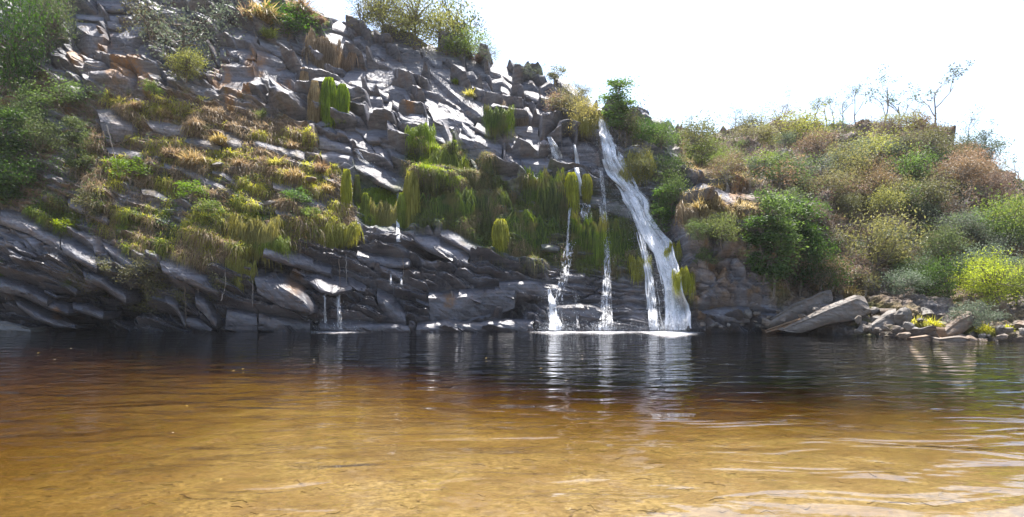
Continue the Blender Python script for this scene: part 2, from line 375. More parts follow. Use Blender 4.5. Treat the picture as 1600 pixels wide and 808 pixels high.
# ------------------------------------------------------------------ the blocks that can be told apart: back edge, brow, foot
BL = [
 # bare upper face
 ([(624,84),(640,77),(658,80)],[(625,87),(645,80),(657,84)],[(634,117),(650,121),(671,120)]),
 ([(580,71),(593,68),(606,80)],[(577,77),(585,79),(602,95)],[(577,89),(588,93),(601,97)]),
 ([(550,104),(571,108)],[(536,121),(572,125)],[(537,126),(572,130)]),
 ([(572,105),(593,104),(614,114)],[(574,124),(596,127),(617,121)],[(577,133),(598,136),(625,136)]),
 ([(553,58),(565,55),(576,70)],[(553,62),(562,62),(574,77)],[(553,70),(565,77),(575,84)]),
 ([(505,49),(540,52),(576,88)],[(512,66),(545,82),(574,96)],[(515,76),(545,93),(576,108)]),
 ([(520,38),(530,32),(542,42)],[(519,44),(530,46),(543,50)],[(520,51),(532,55),(546,58)]),
 ([(577,50),(587,45),(606,62)],[(577,56),(590,58),(606,66)],[(578,61),(590,64),(607,72)]),
 ([(584,90),(607,84),(635,105)],[(583,95),(605,101),(633,118)],[(583,104),(605,110),(633,124)]),
 ([(612,61),(630,65),(645,75)],[(615,72),(632,77),(643,78)],[(618,82),(632,86),(645,82)]),
 ([(655,71),(673,69),(692,80)],[(660,85),(676,98),(691,102)],[(664,105),(678,112),(693,113)]),
 ([(523,119),(545,123),(570,128)],[(524,124),(550,131),(569,138)],[(540,141),(556,153),(569,151)]),
 ([(572,128),(585,130),(603,130)],[(573,136),(588,134),(602,136)],[(575,149),(585,152),(601,145)]),
 ([(592,144),(612,134),(633,139),(648,165)],[(594,147),(614,139),(630,147),(641,168)],[(601,181),(618,185),(634,175),(645,171)]),
 ([(578,150),(596,152)],[(578,154),(597,156)],[(577,198),(602,193)]),
 ([(655,146),(690,158),(725,176),(740,192)],[(678,188),(700,184),(720,190),(739,195)],[(694,197),(708,207),(725,205),(738,200)]),
 ([(670,98),(700,116),(735,148),(770,175)],[(671,112),(698,138),(730,165),(767,188)],[(672,142),(700,162),(738,187),(765,195)]),
 ([(667,180),(690,184),(713,214)],[(670,185),(692,191),(708,232)],[(669,227),(690,234),(707,237)]),
 ([(718,202),(750,204),(787,226)],[(716,215),(745,221),(783,240)],[(714,246),(740,254),(787,264)]),
 ([(746,192),(758,194),(767,205)],[(742,200),(752,205),(765,211)],[(742,207),(755,211),(764,215)]),
 ([(765,198),(778,199),(787,215)],[(766,202),(779,205),(787,220)],[(768,215),(780,227),(789,228)]),
 ([(785,203),(798,201),(809,212)],[(787,212),(797,210),(809,217)],[(788,233),(800,239),(813,237)]),
 ([(797,199),(820,196),(843,200)],[(798,203),(822,205),(841,209)],[(806,216),(826,223),(846,234)]),
 ([(804,218),(820,213),(843,228)],[(803,224),(818,226),(843,236)],[(808,235),(825,241),(841,246)]),
 ([(729,113),(738,110),(747,122)],[(729,118),(740,116),(745,125)],[(732,134),(738,140),(747,142)]),
 ([(768,126),(786,122),(807,140)],[(770,131),(786,127),(801,143)],[(772,156),(785,161),(799,150)]),
 ([(749,126),(760,127),(767,140)],[(750,131),(760,132),(767,143)],[(759,151),(766,159),(773,159)]),
 ([(816,129),(830,124),(843,137)],[(817,134),(830,129),(841,141)],[(820,166),(832,169),(841,169)]),
 ([(842,137),(858,126),(873,139)],[(843,141),(858,131),(871,143)],[(846,163),(858,165),(873,160)]),
 ([(867,119),(885,127),(927,164)],[(868,127),(884,138),(925,172)],[(872,141),(890,152),(931,186)]),
 ([(728,91),(745,97),(758,108)],[(726,100),(745,108),(758,115)],[(726,113),(745,119),(756,125)]),
 ([(765,101),(785,95),(802,120)],[(764,111),(780,115),(799,126)],[(766,125),(780,127),(801,131)]),
 ([(680,79),(700,84),(726,95)],[(681,91),(700,95),(725,104)],[(682,96),(700,101),(723,111)]),
 ([(663,90),(690,96),(706,110)],[(668,108),(690,117),(704,128)],[(672,113),(690,123),(705,133)]),
 ([(817,169),(825,167),(835,182)],[(817,178),(824,176),(835,186)],[(818,189),(826,193),(836,191)]),
 ([(835,169),(850,175),(862,192)],[(836,176),(850,182),(861,197)],[(840,197),(850,206),(861,207)]),
 ([(876,216),(890,213),(898,225)],[(877,221),(890,219),(896,229)],[(878,242),(888,251),(896,247)]),
 ([(900,222),(914,218),(935,230)],[(901,227),(916,226),(935,240)],[(902,259),(920,263),(939,259)]),
 ([(812,246),(840,245),(886,249)],[(814,255),(842,258),(885,262)],[(818,270),(832,278),(848,273)]),
 ([(790,237),(800,237),(815,248)],[(790,246),(802,256),(815,262)],[(790,263),(802,269),(817,275)]),
 ([(770,273),(790,274),(809,282)],[(770,280),(790,284),(808,288)],[(770,286),(790,291),(808,293)]),
 ([(540,203),(560,203),(575,219),(586,238)],[(543,216),(556,225),(572,232),(585,240)],[(550,229),(562,234),(575,240),(587,247)]),
 ([(563,206),(585,199),(606,202)],[(570,216),(590,215),(607,211)],[(578,225),(594,224),(609,230)]),
 ([(580,226),(594,225),(608,238)],[(586,238),(598,242),(613,256)],[(588,245),(600,252),(614,264)]),
 ([(497,209),(520,221),(551,225)],[(500,221),(522,225),(550,234)],[(500,239),(525,241),(553,247)]),
 ([(500,241),(520,237),(551,245)],[(504,247),(525,244),(553,251)],[(505,264),(525,264),(551,264)]),
 ([(552,245),(590,255),(622,271),(640,275)],[(556,260),(590,280),(615,294),(638,294)],[(560,269),(592,289),(618,301),(638,300)]),
 ([(503,198),(515,194),(530,213)],[(505,205),(513,204),(529,217)],[(507,209),(516,211),(529,221)]),
 ([(496,190),(515,180),(524,184)],[(495,195),(512,192),(522,188)],[(498,201),(512,199),(521,193)]),
 ([(403,57),(440,74),(485,94),(514,116)],[(405,66),(440,84),(480,107),(512,119)],[(408,77),(444,97),(478,118),(509,127)]),
 ([(400,77),(425,85),(449,98)],[(402,88),(422,93),(447,103)],[(398,133),(422,138),(436,134)]),
 ([(343,98),(370,93),(399,95)],[(345,103),(372,105),(398,104)],[(338,144),(366,147),(401,142)]),
 ([(342,75),(358,73),(373,80)],[(344,81),(358,83),(372,87)],[(348,88),(360,91),(372,94)]),
 ([(340,82),(350,81),(359,92)],[(342,88),(350,86),(358,94)],[(343,98),(350,100),(358,99)]),
 ([(372,75),(385,75),(398,85)],[(370,85),(382,89),(397,90)],[(364,94),(380,97),(399,95)]),
 ([(434,113),(448,107),(464,118)],[(434,117),(450,118),(463,121)],[(436,142),(450,148),(464,140)]),
 ([(318,81),(332,81),(337,90)],[(318,97),(330,100),(335,98)],[(319,110),(330,111),(336,108)]),
 ([(432,61),(445,59),(457,70)],[(431,65),(445,69),(456,76)],[(432,70),(444,79),(456,82)]),
 ([(456,61),(461,62),(470,80)],[(455,73),(462,79),(471,84)],[(458,79),(464,85),(471,87)]),
 ([(464,52),(475,47),(484,56)],[(464,56),(475,52),(485,60)],[(468,82),(476,89),(487,87)]),
 ([(370,17),(382,16),(408,42)],[(372,26),(385,36),(402,45)],[(376,32),(388,43),(402,50)]),
 ([(350,43),(380,41),(405,53)],[(345,54),(372,61),(401,62)],[(345,61),(370,68),(400,68)]),
 ([(116,30),(140,31),(164,36)],[(120,43),(138,54),(161,57)],[(115,82),(135,96),(156,96)]),
 ([(170,50),(205,41),(236,39)],[(172,58),(205,58),(235,48)],[(170,96),(205,101),(241,96)]),
 ([(167,33),(178,30),(191,40)],[(168,38),(178,38),(189,44)],[(170,47),(180,49),(191,48)]),
 ([(170,21),(190,21),(213,22)],[(171,29),(190,29),(211,28)],[(172,34),(192,39),(213,36)]),
 ([(150,-2),(175,-6),(196,-2)],[(152,8),(175,10),(193,12)],[(154,16),(175,20),(195,20)]),
 ([(118,21),(135,21),(161,26)],[(119,27),(138,29),(161,30)],[(121,33),(140,34),(161,35)]),
 # ledges of the grassy face
 ([(150,170),(175,167),(207,189)],[(156,189),(180,193),(206,200)],[(162,216),(182,223),(209,216)]),
 ([(225,184),(255,189),(296,199)],[(231,195),(260,203),(293,208)],[(240,206),(262,218),(289,222)]),
 ([(166,231),(190,231),(226,239)],[(169,238),(192,242),(223,246)],[(172,244),(195,250),(221,252)]),
 ([(352,205),(365,205),(382,220)],[(355,221),(366,225),(385,228)],[(358,232),(370,238),(385,235)]),
 ([(392,217),(425,225),(477,239)],[(394,223),(426,233),(475,246)],[(396,231),(430,243),(477,254)]),
 ([(285,212),(310,215),(345,225)],[(287,219),(311,224),(344,231)],[(290,228),(312,233),(345,238)]),
 ([(254,253),(300,266),(352,291)],[(256,258),(300,272),(349,297)],[(258,265),(300,281),(346,305)]),
 ([(220,295),(240,296),(263,309)],[(221,300),(240,303),(261,313)],[(224,306),(240,309),(259,317)]),
 ([(424,284),(460,294),(512,317)],[(426,290),(462,302),(509,323)],[(428,297),(464,310),(507,330)]),
 ([(330,263),(350,268),(372,284)],[(331,268),(350,274),(371,289)],[(332,273),(350,280),(371,294)]),
 ([(105,310),(140,322),(170,338)],[(106,318),(140,331),(168,346)],[(108,326),(140,340),(168,352)]),
 ([(94,365),(115,369),(152,394)],[(96,384),(118,398),(147,412)],[(100,396),(125,410),(151,427)]),
 ([(160,377),(190,389),(215,404)],[(165,389),(190,404),(213,418)],[(175,403),(195,420),(216,432)]),
 ([(0,320),(45,335),(95,365)],[(0,338),(45,352),(92,380)],[(0,350),(45,365),(94,392)]),
 ([(255,400),(300,412),(345,440)],[(250,412),(295,428),(340,452)],[(255,425),(300,445),(342,462)]),
 ([(420,380),(450,385),(490,402)],[(412,392),(450,402),(488,412)],[(410,402),(450,414),(488,424)]),
 ([(430,326),(455,330),(480,345)],[(430,331),(455,337),(479,350)],[(432,338),(455,345),(478,355)]),
 # dark wall at the water
 ([(24,458),(60,473),(100,492),(120,508)],[(25,470),(55,489),(90,502),(117,511)],[(30,480),(55,498),(90,511),(119,515)]),
 ([(70,465),(88,463),(107,473)],[(70,476),(86,480),(106,486)],[(74,482),(88,486),(105,492)]),
 ([(115,472),(140,474),(165,486)],[(115,478),(140,482),(163,492)],[(117,486),(140,492),(162,500)]),
 ([(305,452),(326,461),(343,490)],[(305,464),(322,475),(339,501)],[(305,478),(320,492),(337,512)]),
 ([(258,462),(280,466),(294,500)],[(258,468),(278,478),(291,505)],[(262,476),(278,490),(290,512)]),
 ([(290,492),(310,495),(333,514)],[(290,498),(310,503),(331,516)],[(292,510),(310,516),(330,519)]),
 ([(354,481),(375,483),(402,489)],[(355,486),(375,490),(401,496)],[(352,515),(375,519),(403,519)]),
 ([(400,428),(430,426),(470,434)],[(400,436),(440,449),(480,475)],[(402,458),(440,480),(486,490)]),
 ([(404,487),(440,496),(486,500)],[(404,492),(440,503),(484,506)],[(404,516),(440,519),(484,519)]),
 ([(478,426),(500,422),(535,431),(552,437)],[(476,435),(500,449),(520,455),(549,448)],[(480,442),(502,457),(522,462),(551,455)]),
 ([(542,432),(553,432),(572,447)],[(545,441),(556,450),(570,453)],[(548,448),(558,456),(571,458)]),
 ([(593,412),(625,416),(657,424)],[(595,419),(620,429),(654,431)],[(598,427),(622,437),(655,438)]),
 ([(670,452),(720,452),(760,447),(805,446)],[(670,466),(715,466),(760,459),(806,455)],[(672,502),(710,508),(750,502),(805,482)]),
 ([(652,504),(690,499),(750,504),(790,497),(834,499)],[(650,511),(690,506),(750,510),(790,504),(832,507)],[(648,521),(690,521),(750,521),(790,521),(834,521)]),
 ([(590,448),(615,458),(637,489)],[(589,461),(612,477),(634,496)],[(590,482),(612,502),(636,510)]),
 ([(560,392),(600,398),(640,404)],[(558,400),(600,408),(640,412)],[(560,410),(600,418),(640,420)]),
 ([(692,352),(725,362),(752,385)],[(688,366),(715,378),(745,395)],[(690,374),(718,386),(745,403)]),
 ([(650,360),(690,372),(735,398)],[(645,372),(685,388),(730,408)],[(650,384),(688,402),(732,418)]),
 ([(780,440),(830,436),(872,446)],[(780,446),(830,444),(872,452)],[(784,462),(830,466),(870,470)]),
 ([(500,497),(560,501),(640,508)],[(500,506),(560,509),(640,513)],[(500,520),(560,521),(640,521)]),
 ([(450,396),(490,402),(520,415)],[(446,405),(486,412),(516,422)],[(448,414),(488,424),(516,432)]),
 ([(0,430),(40,438),(80,458)],[(0,442),(38,452),(76,470)],[(0,455),(38,464),(74,482)]),
 ([(130,420),(165,430),(200,452)],[(130,428),(163,440),(196,462)],[(134,440),(165,452),(196,474)]),
 # by the falls and right of them
 ([(1063,300),(1095,286),(1150,305)],[(1064,308),(1096,300),(1148,316)],[(1066,318),(1098,316),(1148,328)]),
 ([(1095,265),(1112,260),(1130,272)],[(1096,272),(1112,270),(1130,279)],[(1098,285),(1112,288),(1130,288)]),
 ([(1013,186),(1030,184),(1050,200)],[(1014,194),(1030,196),(1050,206)],[(1016,202),(1030,206),(1050,212)]),
 ([(1150,300),(1200,310),(1262,300)],[(1150,308),(1200,320),(1260,310)],[(1152,320),(1200,334),(1258,324)]),
 ([(1085,488),(1120,480),(1170,478)],[(1085,494),(1120,488),(1172,486)],[(1086,508),(1120,504),(1172,504)]),
 ([(885,306),(912,304),(942,309)],[(885,310),(912,310),(942,314)],[(886,320),(912,324),(942,326)]),
 ([(940,318),(965,314),(990,326)],[(940,322),(965,321),(990,333)],[(941,334),(965,340),(990,350)]),
 ([(855,478),(900,474),(945,482)],[(855,483),(900,480),(945,488)],[(856,500),(900,503),(945,504)]),
]

# ------------------------------------------------------------------ cliff and hill
pxs = np.concatenate([np.linspace(-420, -60, 90, endpoint=False), np.linspace(-60, 1660, 1300, endpoint=False), np.linspace(1660, 2000, 80)])
NR = 500
vv = np.linspace(0, 1, NR)
PX = np.repeat(pxs[None, :], NR, 0)
kp, kd = knots(pxs)
bot = kp[0]+26; top = kp[4]
topn = top + 5*fbm(pxs/26, pxs*0, 1.7, 4, 90)
PY = bot[None, :] + (topn-bot)[None, :]*vv[:, None]
DD = depth(PX, PY)
P = W3(PX, PY, DD)
P[..., 2] = np.maximum(P[..., 2], -1.6)
zo = zones(PX, PY)
x, y, z = P[..., 0], P[..., 1], P[..., 2]
def rot(a, b, deg):
    c, s = math.cos(math.radians(deg)), math.sin(math.radians(deg)); return a*c - b*s, a*s + b*c
wx = .55*fbm(x*.5, z*.5, 2., 3, 21); wz = .40*fbm(x*.5, z*.5, 7., 3, 31)
zz = z*1.25
u, v = rot(x+wx*2.2, zz+wz*2.2, 27)
r1a, r1b, i1, j1, e1 = voro(u/3.6, v/1.7, 3)
hb = (-r1b*.95 + .9*(i1-.5) + r1a*.9*(j1-.5))
hb = np.minimum(hb+.75, e1*3.5)
u2, v2 = rot(x+wx*1.5, zz+wz*1.6, 36)
r2a, r2b, i2, j2, e2 = voro(u2/1.3, v2/.62, 9)
hb2 = np.minimum(-r2b*.9+1.0*(i2-.5)+r2a*.4*(j2-.5)+.5, e2*2.2)
u3, v3 = rot(x+wx, zz+wz, 20)
r3a, r3b, i3, j3, e3 = voro(u3/4.6, v3/.72, 14)
hs = np.minimum(-r3b*.62+.45*(i3-.5)+.45, e3*2.4)
u4, v4 = rot(x+wx*.6, zz+wz, 22)
r4a, r4b, i4, j4, e4 = voro(u4/1.5, v4/.26, 19)
hs2 = np.minimum(-r4b*.6+.4*(i4-.5)+.4, e4*2.2)
u5, v5 = rot(x+wx, zz+wz*.4, 4)
r5a, r5b, i5, j5, e5 = voro(u5/2.0, v5/.45, 29)
hf = np.minimum(-r5b*.6+.4*(i5-.5)+.4, e5*2.4)
fb = fbm(x*.8, y*.3, z*.8, 5, 40)
fb2 = fbm(x*3.2, y, z*3.2, 3, 45)
wall_w = zo['wall']; hill_w = zo['hill']; fall_w = zo['fall']; dark_w = zo['dark']*(1-fall_w); blk_w = zo['block']*(1-dark_w)
soil_w = zo['soil']*(1-blk_w)*(1-dark_w); green_w = zo['green']*(1-fall_w)*(1-blk_w)
rest = np.clip(1-(wall_w+hill_w+fall_w+dark_w+blk_w+soil_w+green_w), 0, 1)
h = (blk_w*(hb*1.35+hb2*.24*np.clip(.5+1.6*fb,0,1.2)) + soil_w*(hs*.62+hs2*.20+fb*.7) + dark_w*(hs*1.15+hs2*.30+fb*.8) + fall_w*(hf*.42+hs2*.12+fb*.4)
     + green_w*(hs*.4+fb*.9) + wall_w*(hb*.9+hb2*.5+hs2*.2+fb*.9) + hill_w*(fb*2.4+hb2*.25) + rest*(hb*.7+hb2*.3))
rec = np.zeros(PX.shape)
for T_, R_, B_ in BL:
    pg = list(T_)+list(B_)[::-1]
    xa, xb = min(p[0] for p in pg)-4, max(p[0] for p in pg)+4; ya, yb = min(p[1] for p in pg)-4, max(p[1] for p in pg)+4
    c0, c1 = np.searchsorted(pxs, xa), np.searchsorted(pxs, xb)
    if c1 <= c0: continue
    sub = (slice(None), slice(c0, c1)); yy_ = PY[sub]; m_ = (yy_ > ya) & (yy_ < yb)
    mm_ = poly_mask(PX[sub][m_], yy_[m_], pg, 3); r_ = rec[sub]; r_[m_] = np.maximum(r_[m_], mm_); rec[sub] = r_
h = h + fb2*.05
h = h*(1-rec) + rec*(-.05+.2*fb)
h *= ss(0, .05, vv)[:, None]*.6+.4
nd = np.array([0, -.86, .5]); nd = nd/np.linalg.norm(nd)
flat = np.clip(1-vv, 0, 1)[:, None]
P = P + nd*h[..., None]
# deep undercuts at the foot of the dark wall
uc = dark_w*ss(.05, .4, fbm(x*.22, z*.8, 4., 3, 70)+.1)*2.2
P[..., 1] += uc
moss, oc, soil, wet = masks(PX, PY, x, y, z)
wet = np.maximum(wet, np.clip(1.2-z*1.5, 0, 1)*.8)
MK = np.stack([moss, oc, soil, wet], -1)
# land behind the skyline
back = []; bm = []
for dy, dz in ((1.2, .1), (3, .2), (7, 0), (16, -1.5), (40, -6), (120, -14)):
    q = P[-1].copy(); q[:, 1] += dy; q[:, 0] *= 1+dy*.012; q[:, 2] += dz + .25*fbm(q[:, 0]*.6, q[:, 1]*.6, 0, 3, 33)
    back.append(q); bm.append(np.stack([MK[-1, :, 0], MK[-1, :, 1]*0, np.full(len(pxs), .8), MK[-1, :, 3]*0], -1))
PA = np.concatenate([P, np.stack(back)], 0); MA = np.concatenate([MK, np.stack(bm)], 0)
cut = int(np.searchsorted(pxs, 1190))
def sheet(name, a, b):
    Q = PA[:, a:b]; r, c = Q.shape[:2]
    m = mesh(name, Q.reshape(-1, 3), gridfaces(r, c), M_ROCK, False, {'mask': MA[:, a:b].reshape(-1, 4)})
    return tag(ob(name, m), kind='structure')
cliff = sheet('cliff', 0, cut+1)
hill = sheet('hill', cut, len(pxs))
# surface lookup on the displaced sheet
TX, TY = topx(P)
def surf(px, py):
    """nearest displaced surface points + rough outward normals (arrays)"""
    px = np.atleast_1d(np.asarray(px, float)); py = np.atleast_1d(np.asarray(py, float))
    ci = np.clip(np.searchsorted(pxs, px), 1, len(pxs)-2)
    b_, t_ = bot[ci], topn[ci]
    ri = np.clip(((py-b_)/(t_-b_)*(NR-1)).astype(int), 1, NR-2)
    for _ in range(4):
        ri = np.clip(ri - ((py-TY[ri, ci])/((b_-t_)/(NR-1))).astype(int), 1, NR-2)
    return P[ri, ci]
def surf1(px, py):
    p = surf(px, py)[0]; return Vector((float(p[0]), float(p[1]), float(p[2])))

# ------------------------------------------------------------------ pool bed and water
gx = np.concatenate([np.linspace(-400, -42, 24), np.linspace(-40, 40, 240), np.linspace(42, 400, 24)])
gy = np.concatenate([np.linspace(-300, -8, 16), np.linspace(-6, 44, 220), np.linspace(46, 60, 6)])
GX, GY = np.meshgrid(gx, gy)
def bed(x, y):
    # shallow far out on the left and in the middle, falling away early on the right
    ang = np.where(y > 3, x/np.maximum(y, 3), x/3)*F + CX + 60*fbm(x*.12, y*.12, 0, 2, 76)
    dl = np.interp(y, [3, 6, 9, 14, 20, 27, 33, 40], [.15, .30, .36, .36, .36, .42, .58, 1.2])
    dm_ = np.interp(y, [3, 6, 9, 13, 17, 22, 28, 40], [.08, .14, .17, .22, .33, .50, .80, 2.0])
    dr = np.interp(y, [3, 6, 9, 12.6, 17.6, 24, 30], [.06, .12, .21, .43, .76, 1.25, 2.4])
    a1 = ss(60, 520, ang); a2 = ss(480, 1000, ang)
    dp = dl*(1-a1)+dm_*a1; dp = dp*(1-a2)+dr*a2
    z = -dp
    z = np.where(y < 2.6, z + (2.6-y)*.16, z)
    z = z + (.03+.05*ss(8, 14, y))*fbm(x*.6, y*.6, 0, 4, 78)
    far = np.maximum(np.abs(x)-42, 0)
    z = z + np.minimum(far*.4, 9)
    return np.minimum(z, 3.5 + .5*fbm(x*.1, y*.1, 0, 3, 79)*(abs(z) > 2.5))
GZ = bed(GX, GY)
tag(ob('pool_bed', mesh('pool_bed', np.stack([GX, GY, GZ], -1).reshape(-1, 3), gridfaces(len(gy), len(gx)), M_SAND, True)), kind='structure')
wx0, wx1, wy0, wy1, wz0 = -46., 46., -4., 45., -5.
Vw = np.array([[wx0,wy0,wz0],[wx1,wy0,wz0],[wx1,wy1,wz0],[wx0,wy1,wz0],[wx0,wy0,0],[wx1,wy0,0],[wx1,wy1,0],[wx0,wy1,0]])
Fw = np.array([[0,3,2,1],[4,5,6,7],[0,1,5,4],[1,2,6,5],[2,3,7,6],[3,0,4,7]])
tag(ob('pool_water', mesh('pool_water', Vw, Fw, M_WATER)), kind='structure')

# ------------------------------------------------------------------ rock blocks lofted from a back edge, a front brow and a foot
def resample(pl, n):
    pl = np.array(pl, float); d = np.r_[0, np.cumsum(np.hypot(*np.diff(pl, axis=0).T))]; t = np.linspace(0, d[-1], n)
    return np.stack([np.interp(t, d, pl[:, 0]), np.interp(t, d, pl[:, 1])], -1)
def slab_mesh(T, R, B, n=None, k=2.25, prot=.6, thick=1.6, name='rock_block', mat=None, mk=None, seed=0, base=None, nz=1.0):
    wpx = abs(T[-1][0]-T[0][0])
    n = n or int(np.clip(wpx/3.0, 6, 34))
    T, R, B = resample(T, n), resample(R, n), resample(B, n)
    if base is None:
        DT, DR, DB = depth(T[:, 0], T[:, 1]), depth(R[:, 0], R[:, 1]), depth(B[:, 0], B[:, 1])
    else: DT = DR = DB = np.full(n, float(base))
    dtr = np.abs(R[:, 1]-T[:, 1])/F*DT
    dR = np.minimum(DT + .15 - k*dtr, DR - prot); dR = np.maximum(dR, DR-2.3)
    dR = np.convolve(np.pad(dR, 2, mode='edge'), np.ones(5)/5, 'valid')
    dT = np.maximum(dR + k*dtr, dR+.12)
    drb = np.abs(B[:, 1]-R[:, 1])/F*DR
    dB = dR + .10*drb
    nt = int(np.clip(np.mean(abs(R[:, 1]-T[:, 1]))/2.5, 2, 10)); nb = int(np.clip(np.mean(abs(B[:, 1]-R[:, 1]))/2.5, 2, 12))
    rows = [W3(T[:, 0], T[:, 1], dT+thick) - np.array([0, 0, .25])]
    for i in range(nt):
        f = i/nt; bulge = .10*math.sin(f*math.pi)
        q = T*(1-f)+R*f; rows.append(W3(q[:, 0], q[:, 1], dT*(1-f)+dR*f-bulge))
    for i in range(nb+1):
        f = i/nb; bulge = .10*math.sin(f*math.pi)
        q = R*(1-f)+B*f; rows.append(W3(q[:, 0], q[:, 1], dR*(1-f)+dB*f-bulge))
    rows.append(W3(B[:, 0], B[:, 1], dB+thick) - np.array([0, 0, .1]))
    G = np.stack(rows)
    # ends run back into the cliff
    L = G[:, :1].copy(); Rr = G[:, -1:].copy()
    L[..., 1] += thick*.9; Rr[..., 1] += thick*.9; L[..., 0] *= 1.02; Rr[..., 0] *= 1.0
    G = np.concatenate([L, G, Rr], 1)
    sx = G[..., 0]; sy = G[..., 1]; sz = G[..., 2]
    amp = nz*(.17 if wpx > 60 else .11 if wpx > 25 else .07)
    uu, vv_ = rot(sx, sz, 30)
    _, _, ci, cj, ce = voro(uu/.8+seed, vv_/.45, 101)
    nn = fbm(sx*1.1+seed, sy*1.1, sz*1.1, 4, 120)*1.6 + fbm(uu*.9, sy*0, vv_*5.0, 2, 131)*.5 + (ci-.5)*.7
    G = G + (np.array([0, -.8, .25])*amp)[None, None]*nn[..., None]
    G[..., 0] += amp*.6*fbm(sx*1.3, sy+5, sz*1.3+seed, 3, 140)
    px, py = topx(G)
    if mk is None:
        mo, o_, so, we = masks(px, py, sx, sy, sz)
        so = so*np.where(px > 1050, 1.3, .35).clip(0, 1); mo = mo*.5
    else: mo, o_, so, we = [np.full(px.shape, v_) for v_ in mk]
    r, c = G.shape[:2]
    ctr = G.reshape(-1, 3).mean(0)
    m = mesh(name, G.reshape(-1, 3)-ctr, gridfaces(r, c), mat or M_ROCK, False, {'mask': np.stack([mo, o_, so, we], -1).reshape(-1, 4)})
    return m, Vector([float(a) for a in ctr])
for i, (T, R, B) in enumerate(BL):
    m, c = slab_mesh(T, R, B, seed=i*3.7)
    ob('rock_block', m, cliff if np.mean([p[0] for p in T]) < 1190 else hill, c)
# smaller blocks wedged between them
fill = []
def inpoly(p, poly): return poly_mask(np.array([p[0]], float), np.array([p[1]], float), poly, .5)[0] > .5
tries = 0
while len(fill) < 70 and tries < 6000:
    tries += 1
    zc = rnd.choice([Z_BLOCK, Z_BLOCK, Z_DARK, Z_FALL])
    x0 = rnd.uniform(0, 1070); y0 = rnd.uniform(20, 505)
    if not inpoly((x0, y0), zc): continue
    if y0 < np.interp(x0, pxs, topn)+14 or (925 < x0 < 1075 and y0 > 150): continue
    if any(abs(x0-a)+abs(y0-b) < 22 for a, b in fill): continue
    fill.append((x0, y0))
for i, (x0, y0) in enumerate(fill):
    dk = inpoly((x0, y0), Z_DARK); fl = inpoly((x0, y0), Z_FALL)
    w = rnd.uniform(13, 36)*(1.3 if dk else 1); h1 = rnd.uniform(4, 11); h2 = rnd.uniform(4, 10)*(.8 if dk else 1)
    sl = math.tan(math.radians(rnd.gauss(6, 6) if fl else rnd.gauss(26, 9)))
    if y0+w*sl*.5+h1+h2 > 514: continue
    j = lambda: rnd.uniform(-2, 2)
    T = [(x0-w/2, y0-w*sl/2-h1*.6+j()), (x0+j(), y0-h1+j()*.5), (x0+w/2, y0+w*sl/2-h1*.6+j())]
    R = [(x0-w/2+j(), y0-w*sl/2+j()), (x0+j(), y0+j()*.5), (x0+w/2+j(), y0+w*sl/2+j())]
    B = [(x0-w/2+j(), y0-w*sl/2+h2), (x0+j(), y0+h2+j()), (x0+w/2+j()-2, y0+w*sl/2+h2*.8)]
    m, c = slab_mesh(T, R, B, seed=i*1.3+50, prot=rnd.uniform(.3, .65), thick=1.2)
    ob('rock_block', m, cliff, c)
# ochre lumps on the broken band
for (a, b, w, hh) in ((216,98,24,11),(221,112,14,32),(192,108,15,30),(385,143,17,11),(366,155,13,24),(392,160,12,18),(240,118,14,24)):
    m, c = slab_mesh([(a-w/2,b),(a,b-2),(a+w/2,b+1)], [(a-w/2,b+4),(a,b+3),(a+w/2,b+4)], [(a-w/2+1,b+hh),(a,b+hh+2),(a+w/2-2,b+hh-1)], prot=.5, thick=1., mk=(0,1,.2,0), seed=a)
    tag(ob('rock_block', m, cliff, c), 'orange stained block of the broken rock band')

# ------------------------------------------------------------------ loose stones and slabs of the shore (things)
def stone_mesh(seed, mk=(0,.15,.1,.1), el=(1,.8,.6)):
    r = np.random.default_rng(seed)
    nu, nv = 14, 9
    th = np.linspace(0, 2*np.pi, nu, endpoint=False); ph = np.linspace(-np.pi/2, np.pi/2, nv)
    V = []
    for p in ph:
        for t_ in th: V.append((math.cos(p)*math.cos(t_), math.cos(p)*math.sin(t_), math.sin(p)))
    V = np.array(V)
    for _ in range(12):
        n = r.normal(size=3); n /= np.linalg.norm(n); d = r.uniform(.45, .8)
        s = V@n; V = np.where((s > d)[:, None], V - (s-d)[:, None]*n, V)
    V = V*np.array(el)
    V = V + .035*r.normal(size=V.shape)*np.array(el)
    Fq = []
    for i in range(nv-1):
        for j in range(nu):
            Fq.append((i*nu+j, i*nu+(j+1) % nu, (i+1)*nu+(j+1) % nu, (i+1)*nu+j))
    return mesh('stone', V*.5, np.array(Fq), M_ROCKB, False, {'mask': np.tile(np.array(mk, float), (len(V), 1))})
STN = [stone_mesh(i, (0, .2 if i % 3 == 0 else .05, .1 if i % 2 else .3, .05)) for i in range(8)]
def big_slab(name, T, R, B, base, label, mk=(0,.12,.06,0), k=.9, thick=1.5, cat='rock'):
    m, c = slab_mesh(T, R, B, base=base, k=k, thick=thick, name=name, mat=M_ROCKB, mk=mk, prot=.2, nz=.8, seed=len(T)+base)
    return tag(ob(name, m, None, c), label, cat)
big_slab('fallen_slab', [(1205,497),(1240,475),(1288,454),(1300,452)], [(1204,501),(1242,481),(1290,459),(1303,463)], [(1200,514),(1240,507),(1280,488),(1302,474)], 33.0, 'upper of two long grey slabs leaning up to the right on the shore')
big_slab('fallen_slab', [(1226,512),(1288,480),(1335,460),(1352,462)], [(1222,516),(1290,490),(1345,468),(1360,480)], [(1250,521),(1297,506),(1335,500),(1360,488)], 31.6, 'lower long grey slab with a square end, leaning up to the right')
